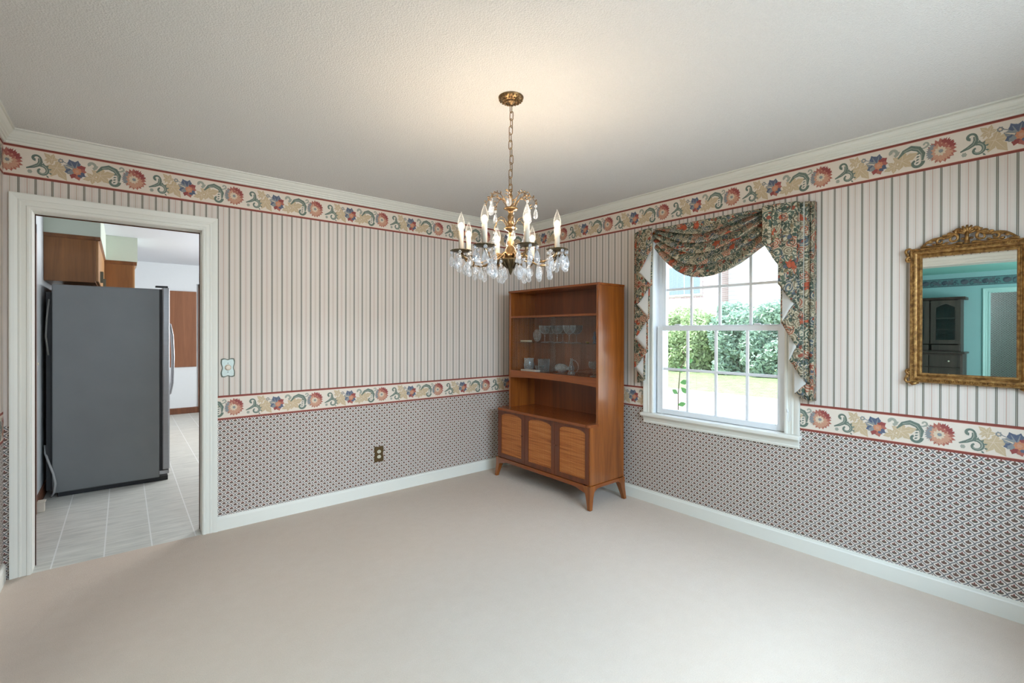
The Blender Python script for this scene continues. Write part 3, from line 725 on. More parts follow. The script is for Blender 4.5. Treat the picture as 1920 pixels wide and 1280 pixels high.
# ------------------------------------------------------------------ window valance: swag and two cascades
def print_fabric(name, back=False):
    n = NB(name)
    at = n.n.new('ShaderNodeAttribute'); at.attribute_name = 'cloth'; ca = at.outputs['Vector']
    wob = n.noise(7, ca, detail=2, out='Color')
    mp = n.n.new('ShaderNodeVectorMath'); mp.operation = 'MULTIPLY_ADD'
    n.l.new(wob, mp.inputs[0]); mp.inputs[1].default_value = (.05, .05, .05); n.l.new(ca, mp.inputs[2])
    vec = mp.outputs[0]
    V = n.voro(19, vec); dist = V['Distance']; cell = V['Color']
    X = n.xyz(cell)
    # spiral scrolls inside every cell
    rel = n.n.new('ShaderNodeVectorMath'); rel.operation = 'SUBTRACT'
    sv = n.n.new('ShaderNodeVectorMath'); sv.operation = 'SCALE'; sv.inputs['Scale'].default_value = 19; n.l.new(vec, sv.inputs[0])
    n.l.new(vec, rel.inputs[0]); n.l.new(V['Position'], rel.inputs[1])
    P = n.xyz(rel.outputs[0]); ang = n.m('ARCTAN2', P[2], P[1])
    sp = n.m('SINE', n.m('ADD', n.m('MULTIPLY', dist, 26), ang))
    base = n.ramp(X[0], [(0, lin(100, 108, 96)), (.2, lin(134, 122, 100)), (.36, lin(164, 104, 82)), (.52, lin(150, 136, 112)), (.68, lin(100, 108, 112)), (.82, lin(96, 108, 94))], 'CONSTANT')
    crm = n.mix(n.noise(20), lin(190, 176, 148), lin(206, 194, 168))
    c = n.mix(n.m('GREATER_THAN', sp, .45), base, crm)
    V2 = n.voro(34, vec); X2 = n.xyz(V2['Color'])
    small = n.ramp(X2[1], [(0, lin(78, 92, 78)), (.3, lin(150, 80, 62)), (.5, lin(200, 186, 158)), (.75, lin(128, 112, 84)), (.9, lin(90, 98, 108))], 'CONSTANT')
    fl = n.m('LESS_THAN', V2['Distance'], n.m('MULTIPLY_ADD', n.noise(60, vec), .5, .18))
    use = n.m('MULTIPLY', fl, n.m('GREATER_THAN', n.noise(9, vec, 2), .50))
    c = n.mix(use, c, small)
    V3 = n.voro(9.5, vec); X3 = n.xyz(V3['Color'])
    jagn = n.m('MULTIPLY_ADD', n.noise(40, vec, 2), .5, .02)
    red = n.m('MULTIPLY', n.m('LESS_THAN', V3['Distance'], jagn), n.m('GREATER_THAN', X3[2], .52))
    c = n.mix(red, c, n.mix(n.noise(50), lin(158, 62, 46), lin(196, 108, 74)))
    ln = n.m('GREATER_THAN', n.m('ABSOLUTE', n.m('SUBTRACT', n.noise(16, vec, 3), .5)), .018)
    c = n.mix(ln, lin(72, 80, 68), c)
    m_ = n.fin(c, .75, Specular_IOR_Level=.25)
    # thin cloth lets some daylight through
    tr = n.n.new('ShaderNodeBsdfTranslucent'); n.l.new(c, tr.inputs[0])
    mx = n.n.new('ShaderNodeMixShader'); mx.inputs[0].default_value = .16
    n.l.new(n.bsdf.outputs[0], mx.inputs[1]); n.l.new(tr.outputs[0], mx.inputs[2]); n.l.new(mx.outputs[0], n.out.inputs[0])
    return m_
FAB = print_fabric('floral_print_cotton')
n = NB('white_lining'); LIN_ = n.fin(lin(222, 220, 214), .8)
tr = n.n.new('ShaderNodeBsdfTranslucent'); tr.inputs[0].default_value = (.8, .8, .78, 1); mx = n.n.new('ShaderNodeMixShader'); mx.inputs[0].default_value = .2
n.l.new(n.bsdf.outputs[0], mx.inputs[1]); n.l.new(tr.outputs[0], mx.inputs[2]); n.l.new(mx.outputs[0], n.out.inputs[0])
val = thing('window_valance', 'floral print swag valance with zigzag cascades lined in white, over the window', 'valance', (-.06, -2.06, 2.12))
ZV = 2.128
mb = MB().box(-.040, -.001, -2.660, -1.460, ZV-.026, ZV-.008); obj('mounting_board', mb, WAL_Z, val)
# swag
SY0, SY1 = -1.652, -2.446
SWB = [(0, 1.965), (.05, 1.915), (.10, 1.872), (.16, 1.828), (.23, 1.785), (.31, 1.750), (.40, 1.730), (.48, 1.724), (.56, 1.728), (.64, 1.741), (.72, 1.765), (.80, 1.797), (.87, 1.835), (.94, 1.875), (1, 1.905)]
def interp(tab, s):
    for (a, za), (b, zb) in zip(tab[:-1], tab[1:]):
        if s <= b:
            t = (s-a)/(b-a); return za+(zb-za)*t
    return tab[-1][1]
def swag(s, t):
    y = SY0+(SY1-SY0)*s; zb = interp(SWB, s)
    e = math.sin(PI*s)**.75                  # 0 at the pinches
    # folds hang from the two pinch points: spread in the middle, bunched at the ends
    tz = t**(1+1.3*(1-e))*(1-.30*e)+.30*e*t*t
    z = ZV-(ZV-zb)*tz
    ph = 5.0*max(0, t-.14)/.86
    fr_ = ph-math.floor(ph); saw = (fr_/.80 if fr_ < .80 else (1-fr_)/.20); saw = saw*saw*(3-2*saw)
    fold = (saw-.5)*(.056-.022*(1-e))*min(1, max(0, t-.10)*6)
    x = -.106-.034*math.sin(PI*min(1, t*1.05))*(.2+.8*e)-fold
    y += .012*math.sin(PI*t)*(1-2*s)*(1-e)
    return (x, y, z-.55*fold*e)
ARC = {}
def swag_cloth(s, t):
    i = round(s*60)
    if i not in ARC:
        acc = [0.0]; p = Vector(swag(s, 0))
        for j in range(1, 161):
            q = Vector(swag(s, j/160)); acc.append(acc[-1]+(q-p).length); p = q
        ARC[i] = acc
    return (SY0+(SY1-SY0)*s*1.15, -ARC[i][round(t*160)])
mb = MB().grid(swag, 60, 160, cloth=swag_cloth); obj('swag', mb, FAB, val, solid=.0015)
def cascade(name, outer, layers, pleats=()):
    """layers: (y_from, z_from, y_to, z_to): one pass of the folded cloth, each behind the one before; odd passes show the lining"""
    ob_ = MB(); lb = MB(); x = -.158; dx = .0125
    for k, (ya, za, yb, zb) in enumerate(layers):
        x0 = x+dx*k; x1 = x0+dx
        def fn(a, b, ya=ya, za=za, yb=yb, zb=zb, x0=x0, x1=x1, k=k):
            y = ya+(yb-ya)*a
            bow = math.sin(PI*a)
            zh = za+(zb-za)*(a*.55+.45*(a*a*(3-2*a)))-(.008*bow if k % 2 == 0 else 0)
            z = ZV-(ZV-zh)*b
            xx = x0+(x1-x0)*(a*a*(3-2*a))-.006*bow*(1 if k % 2 == 0 else .4)*min(1, .2+b)
            for (py, am, wd) in pleats:
                if k % 2 == 0: xx += am*math.exp(-((y-py)/wd)**2)
            return (xx, y, z)
        (ob_ if k % 2 == 0 else lb).grid(fn, 28, 24, cloth=lambda a, b, k=k, fn=fn: (fn(a, b)[1]*(1 if k % 2 == 0 else -1)+.31*k, fn(a, b)[2]))
    # return to the wall at the outer edge
    ya, za, yb, zb = layers[-1]; x0 = x+dx*len(layers)
    ob_.grid(lambda a, b: (x0+(-.004-x0)*a, yb, ZV-(ZV-zb)*b), 6, 12, cloth=lambda a, b: (yb-.1*a, ZV-(ZV-zb)*b))
    o = obj(name, ob_, FAB, val, solid=.0012); obj('lining', lb, LIN_, o, solid=.0012)
LY = [(-1.652, 1.965, -1.525, 1.805), (-1.525, 1.805, -1.638, 1.700), (-1.638, 1.700, -1.488, 1.560), (-1.488, 1.560, -1.600, 1.452),
      (-1.600, 1.452, -1.452, 1.298), (-1.452, 1.298, -1.570, 1.194), (-1.570, 1.194, -1.432, 1.062), (-1.432, 1.062, -1.528, .972), (-1.528, .972, -1.444, .945)]
cascade('cascade', 0, [(a, b, min(c, -1.440) if k == 8 else c, d) for k, (a, b, c, d) in enumerate(LY)])
RY = [(-2.440, 1.905, -2.545, 1.742), (-2.545, 1.742, -2.522, 1.640), (-2.522, 1.640, -2.622, 1.512), (-2.622, 1.512, -2.530, 1.405),
      (-2.530, 1.405, -2.628, 1.255), (-2.628, 1.255, -2.568, 1.175), (-2.568, 1.175, -2.672, 1.035), (-2.672, 1.035, -2.590, .975), (-2.590, .975, -2.690, .935)]
RY = [((a+.016 if k % 2 else a), b, c, d) for k, (a, b, c, d) in enumerate(RY)]
cascade('cascade', 0, RY, ((-2.490, .008, .005), (-2.590, .003, .004), (-2.642, .008, .005), (-2.664, .009, .005)))
# ------------------------------------------------------------------ gilt mirror
n = NB('antique_gilt'); f = n.noise(60, detail=4)
GOLD = n.fin(n.ramp(f, [(.3, lin(104, 70, 36)), (.55, lin(156, 116, 66)), (.75, lin(190, 150, 92))]), n.m('MULTIPLY_ADD', f, .25, .28), .7)
n = NB('mirror_silver'); MIR = n.fin((.93, .95, .94), .012, 1.0)
mirror = thing('wall_mirror', 'gilt framed mirror with carved scroll crest on the striped wall right of the window', 'mirror', (0, -3.345, 1.43))
MY0, MY1, MZ0, MZ1 = -3.512, -3.178, 1.137, 1.732
MPROF = [(0, .016), (.004, .021), (.010, .022), (.013, .018), (.016, .018), (.020, .026), (.026, .030), (.032, .031), (.036, .027), (.039, .027), (.043, .031), (.047, .031), (.051, .022), (.052, .0005)]
loops = []
for (o_, d) in MPROF: loops.append([(-d, MY1+o_, MZ0-o_), (-d, MY1+o_, MZ1+o_), (-d, MY0-o_, MZ1+o_), (-d, MY0-o_, MZ0-o_)])
mb = MB().rings(loops, closed=True); obj('frame', mb, GOLD, mirror)
mb = MB().box(-.016, -.001, MY0-.004, MY1+.004, MZ0-.004, MZ1+.004); obj('mirror_glass', mb, MIR, mirror)
mb = MB()
def beads(y0, z0, y1, z1):
    L = math.hypot(y1-y0, z1-z0); k = int(L/.0085)
    for i in range(k+1): mb.sphere((-.0275, y0+(y1-y0)*i/k, z0+(z1-z0)*i/k), .0036, 6, 4)
e = .0375
beads(MY1+e, MZ0-e, MY1+e, MZ1+e); beads(MY0-e, MZ0-e, MY0-e, MZ1+e); beads(MY1+e, MZ1+e, MY0-e, MZ1+e); beads(MY1+e, MZ0-e, MY0-e, MZ0-e)
obj('beading', mb, GOLD, mirror)
def spir(cy, cz, r0, r1, a0, a1, k=22, x=-.022, sgn=1):
    return [(x-.004*math.sin(PI*i/k), cy+sgn*(r0+(r1-r0)*i/k)*math.cos(a0+(a1-a0)*i/k), cz+(r0+(r1-r0)*i/k)*math.sin(a0+(a1-a0)*i/k)) for i in range(k+1)]
def taper(k, a, b): return [a+(b-a)*i/(k-1) for i in range(k)]
mb = MB(); cyc, zc0 = -3.345, MZ1+.052
for sg in (1, -1):
    # long outer S from the shell down to the frame corner
    pts = [(-.020, cyc+sg*(.020+.150*t), zc0+.074-.070*t-.012*math.sin(2*PI*t)) for t in [i/20 for i in range(21)]]
    mb.tube(pts, taper(21, .009, .005), 8)
    mb.tube([(-.018, cyc+sg*(.015+.160*t), zc0+.002+.004*math.sin(5*PI*t)) for t in [i/20 for i in range(21)]], .006, 8)
    s_ = spir(cyc+sg*.052, zc0+.030, .026, .007, .5, 7.2, sgn=sg); mb.tube(s_, taper(len(s_), .008, .004), 8)
    s_ = spir(cyc+sg*.098, zc0+.022, .018, .005, 2.6, -3.8, sgn=sg); mb.tube(s_, taper(len(s_), .007, .0035), 8)
    s_ = spir(cyc+sg*.028, zc0+.062, .016, .005, -.6, 5.0, sgn=sg); mb.tube(s_, taper(len(s_), .007, .004), 8)
    for i in range(6):
        t = .15+.13*i; mb.sphere((-.020, cyc+sg*(.022+.145*t), zc0+.076-.066*t), (.009, .012, .006), 8, 5)
    for (dy, dz, a) in ((.075, .012, .4), (.120, .010, .2), (.070, .045, .9), (.014, .025, 1.3)):
        mb.sphere((-.020, cyc+sg*dy, zc0+dz), (.008, .010, .006), 8, 5)
for i in range(7):
    a = PI*(i+.5)/7; mb.tube([(-.024, cyc, zc0+.045), (-.032, cyc+.022*math.cos(a), zc0+.05+.022*math.sin(a)), (-.024, cyc+.036*math.cos(a), zc0+.052+.036*math.sin(a))], [.004, .007, .005], 8)
mb.tube([(-.026, cyc, zc0+.0), (-.030, cyc, zc0+.03), (-.024, cyc, zc0+.06)], [.012, .008, .010], 8)
obj('carved_crest', mb, GOLD, mirror)
for (sy, cy, sz, cz) in ((1, MY1+.048, 1, MZ1+.040), (1, MY1+.048, -1, MZ0-.040), (-1, MY0-.048, 1, MZ1+.040), (-1, MY0-.048, -1, MZ0-.040)):
    mb = MB()
    s_ = spir(cy+sy*.004, cz, .017, .005, -1.2*sz, 4.6*sz, sgn=sy); mb.tube(s_, taper(len(s_), .007, .004), 8)
    s_ = spir(cy+sy*.004, cz-sz*.046, .015, .004, 1.8*sz, -4.2*sz, sgn=sy); mb.tube(s_, taper(len(s_), .007, .0035), 8)
    for q in range(3): mb.sphere((-.022, cy+sy*(.012-.004*q), cz-sz*(.018+.012*q)), (.009, .009, .009), 8, 5)
    if sz < 0: mb.tube([(-.02, cy-sy*.035, cz-.012), (-.024, cy-sy*.01, cz-.020), (-.02, cy+sy*.006, cz-.010)], [.005, .008, .006], 8)
    obj('corner_scroll', mb, GOLD, mirror)

# ------------------------------------------------------------------ switch and outlets
n = NB('painted_switch_plate'); SWP = n.fin(n.mix(n.noise(40), lin(206, 214, 208), lin(180, 194, 188)), .35, .1)
EDGE = plain('dark_bronze_edge', lin(96, 98, 86), .45, .5, scale=90)
def wavy(cx, cz, hw, hh, am, k=10):
    pts = []
    def edge(p, q, nx, nz):
        for i in range(k):
            t = i/k; w_ = am*(math.cos(2*PI*t)*.5+.5-.35*math.cos(4*PI*t))
            pts.append((p[0]+(q[0]-p[0])*t+nx*w_, p[1]+(q[1]-p[1])*t+nz*w_))
    A_, B_, C_, D_ = (cx-hw, cz-hh), (cx+hw, cz-hh), (cx+hw, cz+hh), (cx-hw, cz+hh)
    edge(A_, B_, 0, -1); edge(B_, C_, 1, 0); edge(C_, D_, 0, 1); edge(D_, A_, -1, 0)
    return pts
sw = thing('dimmer_switch', 'ornate pale dimmer switch plate on the striped wall right of the kitchen doorway', 'switch', (-2.664, 0, 1.097))
mb = MB().prism(wavy(-2.664, 1.097, .037, .059, .006), 1, -.004, -.0005); obj('plate_edge', mb, EDGE, sw, bevel=.001)
mb = MB().prism(wavy(-2.664, 1.097, .031, .053, .005), 1, -.008, -.004); obj('plate', mb, SWP, sw, bevel=.0015)
mb = MB().lathe([(.0, 0), (.020, 0), (.020, .003), (.016, .005), (.016, .018), (.013, .021), (0, .0215)], n=24); mb.v = [(-2.664+x, -.008-z, 1.099+y) for (x, y, z) in mb.v]
obj('knob', mb, plain('ivory_knob', lin(222, 208, 190), .3, var=.02), sw)
for z in (1.128, 1.068): obj('screw', MB().sphere((-2.664, -.0085, z), (.003, .0015, .003), 8, 4), EDGE, sw)
BRASS_D = plain('dark_brass_plate', lin(96, 76, 46), .4, .6, var=.3, scale=200)
IVORY = plain('ivory_plastic', lin(206, 198, 176), .4, var=.02); BLACK = plain('black_slot', (.01, .01, .01), .5)
ot = thing('wall_outlet', 'dark brass outlet plate with two ivory sockets low on the patterned wall', 'outlet', (-1.582, 0, .332))
mb = MB().prism(wavy(-1.582, .332, .037, .061, .004), 1, -.006, -.0005); obj('plate', mb, BRASS_D, ot, bevel=.0015)
for z in (.353, .311):
    mb = MB().lathe([(0, 0), (.0165, 0), (.0165, .003), (0, .003)], n=20, smooth=False, scale=(1, .86)); mb.v = [(-1.582+x, -.006-q, z+y) for (x, y, q) in mb.v]
    rc = obj('receptacle', mb, IVORY, ot)
    mb = MB().box(-1.5895, -1.5875, -.0094, -.0088, z-.002, z+.007).box(-1.5765, -1.5745, -.0094, -.0088, z-.002, z+.007).box(-1.5845, -1.5795, -.0094, -.0088, z-.011, z-.007); obj('slot', mb, BLACK, rc)

# ------------------------------------------------------------------ chandelier
n = NB('antique_brass'); f = n.noise(45, detail=3)
BRASS = n.fin(n.ramp(f, [(.3, lin(98, 74, 46)), (.6, lin(148, 120, 84)), (.8, lin(186, 160, 120))]), .3, .9)
PATINA = plain('dark_bronze_patina', lin(84, 70, 46), .45, .7, var=.35, scale=50)
CANDLE = plain('candle_sleeve', lin(186, 176, 160), .5, var=.02)
n = NB('lit_bulb_glass'); n.n.remove(n.bsdf)
t_ = n.n.new('ShaderNodeBsdfTransparent'); e_ = n.n.new('ShaderNodeEmission'); e_.inputs[0].default_value = (1, .86, .68, 1); e_.inputs[1].default_value = 1.1
lw = n.n.new('ShaderNodeLayerWeight'); lw.inputs[0].default_value = .5; mx = n.n.new('ShaderNodeMixShader')
n.l.new(n.m('MULTIPLY_ADD', n.m('POWER', lw.outputs['Facing'], 2.2), .75, .06), mx.inputs[0]); n.l.new(t_.outputs[0], mx.inputs[1]); n.l.new(e_.outputs[0], mx.inputs[2]); n.l.new(mx.outputs[0], n.out.inputs[0])
BULB = n.mat
n = NB('glowing_filament'); GLOW = n.fin((0, 0, 0), .5, Emission_Color=(1, .82, .55, 1), Emission_Strength=9.0)
CRYST = rimglass('cut_crystal', .17, 1.6, .75, (.95, .97, 1), .42, (.92, .96, 1), .03)
cx, cy = -1.821, -2.006
ch = thing('chandelier', 'eight-light brass and crystal candle chandelier hanging from the ceiling on a chain', 'chandelier', (cx, cy, 1.61))
CC = (cx, cy)
def ring_pt(rr, a, z): return (cx+rr*math.cos(a), cy+rr*math.sin(a), z)
mb = MB().lathe([(0, H-.034), (.010, H-.034), (.012, H-.030), (.016, H-.026), (.030, H-.022), (.046, H-.014), (.056, H-.008), (.059, H-.003), (.059, H-.0005), (0, H-.0005)], (cx, cy, 0), 32)
for q in range(20):
    a = 2*PI*q/20
    for (rr, zz) in ((.052, -.012), (.040, -.019), (.027, -.024)): mb.sphere(ring_pt(rr, a+rr*9, H+zz), .0045, 6, 4)
obj('canopy', mb, BRASS, ch)
# chain: alternating links
zt, zb = H-.034, 1.995; NL = 12; pitch = (zt-zb)/NL
for i in range(NL):
    z = zt-pitch*(i+.5); L = pitch/2+.004; wd = .0085; a = .35 if i % 2 == 0 else .35+PI/2
    sway = .004*math.sin(i*1.1)
    pts = []
    for k in range(20):
        b = 2*PI*k/20; w_ = wd*math.cos(b); h_ = (L-wd)*(1 if math.sin(b) > 0 else -1)*(abs(math.sin(b)) > .05)+wd*math.sin(b)
        pts.append((cx+sway+w_*math.cos(a), cy+w_*math.sin(a), z+h_))
    mb = MB().tube(pts, .0020, 6, closed=True); obj('chain_link', mb, BRASS, ch)
# stem with turnings
mb = MB().lathe([(0, 2.0), (.004, 1.998), (.006, 1.985), (.010, 1.978), (.007, 1.965), (.007, 1.930), (.012, 1.924), (.028, 1.922), (.034, 1.918), (.028, 1.913), (.014, 1.908), (.010, 1.895),
                 (.016, 1.880), (.012, 1.866), (.018, 1.852), (.011, 1.842), (.024, 1.832), (.030, 1.826), (.024, 1.820), (.010, 1.812), (.009, 1.795), (.015, 1.780), (.011, 1.770), (.018, 1.758),
                 (.012, 1.748), (.014, 1.742), (.022, 1.735), (.028, 1.716), (.037, 1.700), (.038, 1.692), (.026, 1.684), (.018, 1.680), (0, 1.680)], (cx, cy, 0), 24)
obj('stem', mb, BRASS, ch)
mb = MB().lathe([(0, 1.684), (.046, 1.684), (.050, 1.679), (.046, 1.673), (.030, 1.664), (.022, 1.650), (.014, 1.640), (.008, 1.625), (.003, 1.612), (0, 1.608)], (cx, cy, 0), 20)
for q in range(10):
    a = 2*PI*q/10; mb.tube([ring_pt(.046, a, 1.676), ring_pt(.034, a, 1.660), ring_pt(.016, a, 1.640)], [.004, .006, .002], 6)
obj('bottom_hub', mb, PATINA, ch)
# camera-side direction of the chandelier, measured angles of the arms
vd = math.atan2(-(v.y), -(v.x))
drop_me = None
def drop(parent, p, s=1.0):
    global drop_me
    if drop_me is None:
        m_ = MB(); m_.sphere((0, 0, -.006), .0062, 8, 6)
        m_.tube([(0, 0, .003), (0, 0, -.018)], .0006, 4)
        prof_ = [(0, -.015), (.004, -.019), (.0082, -.030), (.0112, -.042), (.0098, -.051), (.005, -.0565), (0, -.058)]
        k = 8; vs = []; 
        for i, (rr, z) in enumerate(prof_):
            for j in range(k):
                a = 2*PI*(j+.5*(i % 2))/k; vs.append((1.08*rr*math.cos(a), rr*.82*math.sin(a), z))
        fs = []
        for i in range(len(prof_)-1):
            for j in range(k):
                a0, a1, b0, b1 = i*k+j, i*k+(j+1) % k, (i+1)*k+j, (i+1)*k+(j+1) % k
                fs += ([(a0, a1, b0), (a1, b1, b0)] if i % 2 == 0 else [(a0, a1, b1), (a0, b1, b0)])
        m_.add(vs, fs)
        o = obj('crystal_drop', m_, CRYST, parent, world=False); drop_me = o.data
    else:
        o = bpy.data.objects.new('crystal_drop', drop_me); COL.objects.link(o); o.parent = parent
    o.location = Vector(p)-Vector(ch.location); o.rotation_euler = (0, 0, random.uniform(0, PI)); o.scale = (s, s, s)
    return o
RA = .2335
for k in range(8):
    a = vd+math.radians(17.0+45*k)          # seen from the camera, positive to the right
    d = (math.cos(a), math.sin(a)); tn = (-d[1], d[0])
    P = lambda rr, z, s=0: (cx+d[0]*rr+tn[0]*s, cy+d[1]*rr+tn[1]*s, z)
    ctl = [(.030, 1.688), (.045, 1.702), (.062, 1.704), (.085, 1.690), (.110, 1.672), (.140, 1.660), (.170, 1.660), (.198, 1.668), (.222, 1.684), (RA, 1.704)]
    arm = MB().tube([P(*q) for q in ctl], [.005, .0055, .006, .006, .0055, .005, .005, .005, .0055, .006], 8)
    s_ = [P(.075+.017*math.cos(b)*(1-b/9), 1.690-.017*math.sin(b)*(1-b/9)) for b in [i*.35 for i in range(16)]]
    arm.tube(s_, taper(16, .004, .0025), 6)
    s_ = [P(.200+.016*math.cos(b)*(1-b/9), 1.676-.016*math.sin(b)*(1-b/9)) for b in [i*.35 for i in range(16)]]
    arm.tube(s_, taper(16, .004, .0025), 6)
    am = obj('arm', arm, BRASS if k in (1, 2, 3, 4, 5) else BRASS, ch)
    m_ = MB().lathe([(0, 1.700), (.010, 1.700), (.014, 1.703), (.036, 1.705), (.044, 1.709), (.046, 1.712), (.043, 1.711), (.034, 1.708), (.016, 1.708), (.015, 1.716), (0, 1.716)], (P(RA, 0)[0], P(RA, 0)[1], 0), 20)
    for q in range(10):
        b = 2*PI*q/10; m_.sphere((P(RA, 0)[0]+.045*math.cos(b), P(RA, 0)[1]+.045*math.sin(b), 1.710), (.006, .006, .0025), 6, 4)
    obj('drip_pan', m_, PATINA, ch)
    m_ = MB().lathe([(0, 1.712), (.0115, 1.712), (.0118, 1.800), (.0095, 1.8025), (0, 1.803)], (P(RA, 0)[0], P(RA, 0)[1], 0), 16); obj('candle_sleeve', m_, CANDLE, ch)
    bp = [(.0075, 1.801), (.0125, 1.806), (.0160, 1.816), (.0168, 1.826), (.0155, 1.840), (.0115, 1.856), (.0065, 1.870), (.003, 1.879), (.0012, 1.885), (0, 1.887)]
    m_ = MB().lathe(bp, (P(RA, 0)[0], P(RA, 0)[1], 0), 16); bl = obj('bulb', m_, BULB, ch)
    m_ = MB().sphere((P(RA, 0)[0], P(RA, 0)[1], 1.8215), (.0120, .0120, .0165), 12, 8); obj('filament', m_, GLOW, bl)
    pt = light('bulb_light', 'POINT', P(RA, 1.826), BULB_W, (1, .79, .58), shadow_soft_size=.02)
    # drops: six round the pan, two under the arm
    for q in range(5):
        b = a+2*PI*(q+.5*(k % 2))/5
        drop(ch, (P(RA, 0)[0]+.043*math.cos(b), P(RA, 0)[1]+.043*math.sin(b), 1.706), random.uniform(1.2, 1.38))
    drop(ch, P(.196, 1.662), 1.2); drop(ch, P(.142, 1.657), 1.3); drop(ch, P(.092, 1.668), 1.25)
for k in range(8):
    a = vd+math.radians(40+45*k); d = (math.cos(a), math.sin(a)); tn = (-d[1], d[0]); P = lambda rr, z, s=0: (cx+d[0]*rr+tn[0]*s, cy+d[1]*rr+tn[1]*s, z)
    fr_ = MB(); ctl = [(.018, 1.918), (.026, 1.938), (.040, 1.960), (.060, 1.974), (.082, 1.976), (.102, 1.966), (.114, 1.948), (.116, 1.934)]
    fr_.tube([P(*q) for q in ctl], taper(8, .0022, .0014), 6)
    for (rr, z) in ctl[3:]:
        for s in (-1, 1): fr_.tube([P(rr, z), P(rr+.005, z+.007, s*.010), P(rr+.009, z+.004, s*.016)], [.0014, .0024, .0006], 5)
    fr_.tube([P(.060, 1.974), P(.062, 1.990)], [.0022, .0008], 5)
    obj('frond', fr_, BRASS, ch)
    if k % 2 == 0 or k in (1, 3): drop(ch, P(.116, 1.934), 1.15)
    else: drop(ch, P(.090, 1.970), 1.1)
for k in range(6):
    a = vd+math.radians(8+60*k); d = (math.cos(a), math.sin(a)); P = lambda rr, z: (cx+d[0]*rr, cy+d[1]*rr, z)
    fr_ = MB(); fr_.tube([P(.018, 1.828), P(.026, 1.850), (P(.040, 1.868)), P(.058, 1.872), P(.074, 1.860), P(.082, 1.838), P(.083, 1.818)], taper(7, .0022, .0014), 6)
    obj('frond', fr_, BRASS, ch); drop(ch, P(.083, 1.818), 1.1)

# ------------------------------------------------------------------ kitchen seen through the doorway
KX = XL-.008
n = NB('grey_textured_steel'); tx = n.noise(420, detail=2); n.bump(tx, .25, .0006)
STEEL_S = n.fin(n.mix(n.noise(5), lin(118, 120, 121), lin(128, 129, 129)), n.m('MULTIPLY_ADD', tx, .15, .36), .45)
n = NB('brushed_steel'); STEEL = n.fin(n.mix(n.noise(1, n.map((3, 3, 400))), lin(150, 150, 152), lin(176, 176, 178)), .3, .9)
DKG = plain('dark_gasket', lin(34, 34, 36), .6)
fr_y0, fr_y1 = 1.56, 2.46
fridge = thing('refrigerator', 'grey steel refrigerator standing sideways in the kitchen beyond the doorway', 'refrigerator', (-3.3, 2.0, 0))
mb = MB().box(-3.655, -2.962, fr_y0, fr_y1, .035, 1.722); obj('cabinet_body', mb, STEEL_S, fridge, bevel=.008)
mb = MB().box(-3.69, -3.655, fr_y0+.03, fr_y1-.03, .06, 1.66); obj('rear_panel', mb, DKG, fridge)
mb = MB().box(-2.963, -2.942, fr_y0+.008, fr_y1-.008, .09, 1.722); obj('door_gasket', mb, DKG, fridge)
for (a, b, hy) in ((fr_y0, 2.005, 1.945), (2.012, fr_y1, 2.072)):
    mb = MB().box(-2.943, -2.887, a, b, .095, 1.738); d = obj('door', mb, STEEL, fridge, bevel=.012, seg=3)
    hp = [(-2.887, hy, .72), (-2.860, hy, .74), (-2.842, hy, .84), (-2.836, hy, 1.0), (-2.834, hy, 1.08), (-2.836, hy, 1.16), (-2.842, hy, 1.30), (-2.860, hy, 1.41), (-2.887, hy, 1.43)]
    mb = MB().tube(hp, .010, 10); obj('handle', mb, STEEL, d)
mb = MB().box(-3.62, -2.90, fr_y0+.02, fr_y1-.02, .0, .036); obj('kick_plate', mb, DKG, fridge)
mb = MB().box(-2.965, -2.892, fr_y0-.004, fr_y0+.06, .060, .093); obj('bottom_hinge', mb, STEEL, fridge, bevel=.004)
mb = MB().box(-2.99, -2.90, fr_y0+.008, fr_y0+.07, 1.738, 1.752); obj('top_hinge', mb, DKG, fridge, bevel=.003)
mb = MB().tube([(-3.70, 1.63, .42), (-3.695, 1.60, .36), (-3.67, 1.565, .28), (-3.645, 1.545, .20), (-3.632, 1.540, .12), (-3.640, 1.540, .05), (-3.66, 1.56, .012)], .008, 8); obj('water_line', mb, plain('grey_hose', lin(160, 158, 156), .5), fridge)
mb = MB().tube([(-3.672, 1.575, 1.60), (-3.684, 1.57, 1.45), (-3.690, 1.572, 1.30), (-3.676, 1.58, 1.15)], .006, 8); obj('power_cord', mb, plain('pale_cord', lin(120, 118, 114), .6), fridge)

OAK = wood('kitchen_oak_side', lin(108, 64, 24), lin(140, 90, 40), 2, .45, 7, .1)
OAKD = wood('kitchen_oak_trim', lin(92, 54, 28), lin(132, 84, 46), 1, .45, 7, .1)
CD_W = plain('cabinet_door_face', lin(168, 124, 78), .45)
uc = thing('wall_cabinet', 'oak wall cabinet hung above the refrigerator', 'cabinet', (-3.56, 2.5, 1.763))
mb = MB().box(KX+.001, -3.398, 1.752, 3.36, 1.764, 2.16); obj('body', mb, OAK, uc, bevel=.002)
for i in range(4):
    y0 = 1.765+i*.398
    mb = MB().box(-3.398, -3.378, y0+.004, y0+.394, 1.775, 2.13); d = obj('door', mb, CD_W, uc, bevel=.004)
    mb = MB().box(-3.379, -3.356, y0+(.36 if i % 2 == 0 else .03), y0+(.37 if i % 2 == 0 else .04), 1.80, 1.90); obj('pull', mb, EDGE, d)
mb = MB().prism([(-3.398, 2.128), (-3.380, 2.132), (-3.366, 2.158), (-3.398, 2.160)], 1, 1.738, 3.36); mb.prism([(1.752, 2.128), (1.748, 2.132), (1.738, 2.160), (1.752, 2.160)], 0, KX+.001, -3.366)
obj('crown', mb, OAKD, uc)
tc_ = thing('tall_cabinet', 'tall oak pantry cabinet farther back behind the refrigerator', 'cabinet', (-3.42, 3.7, 0))
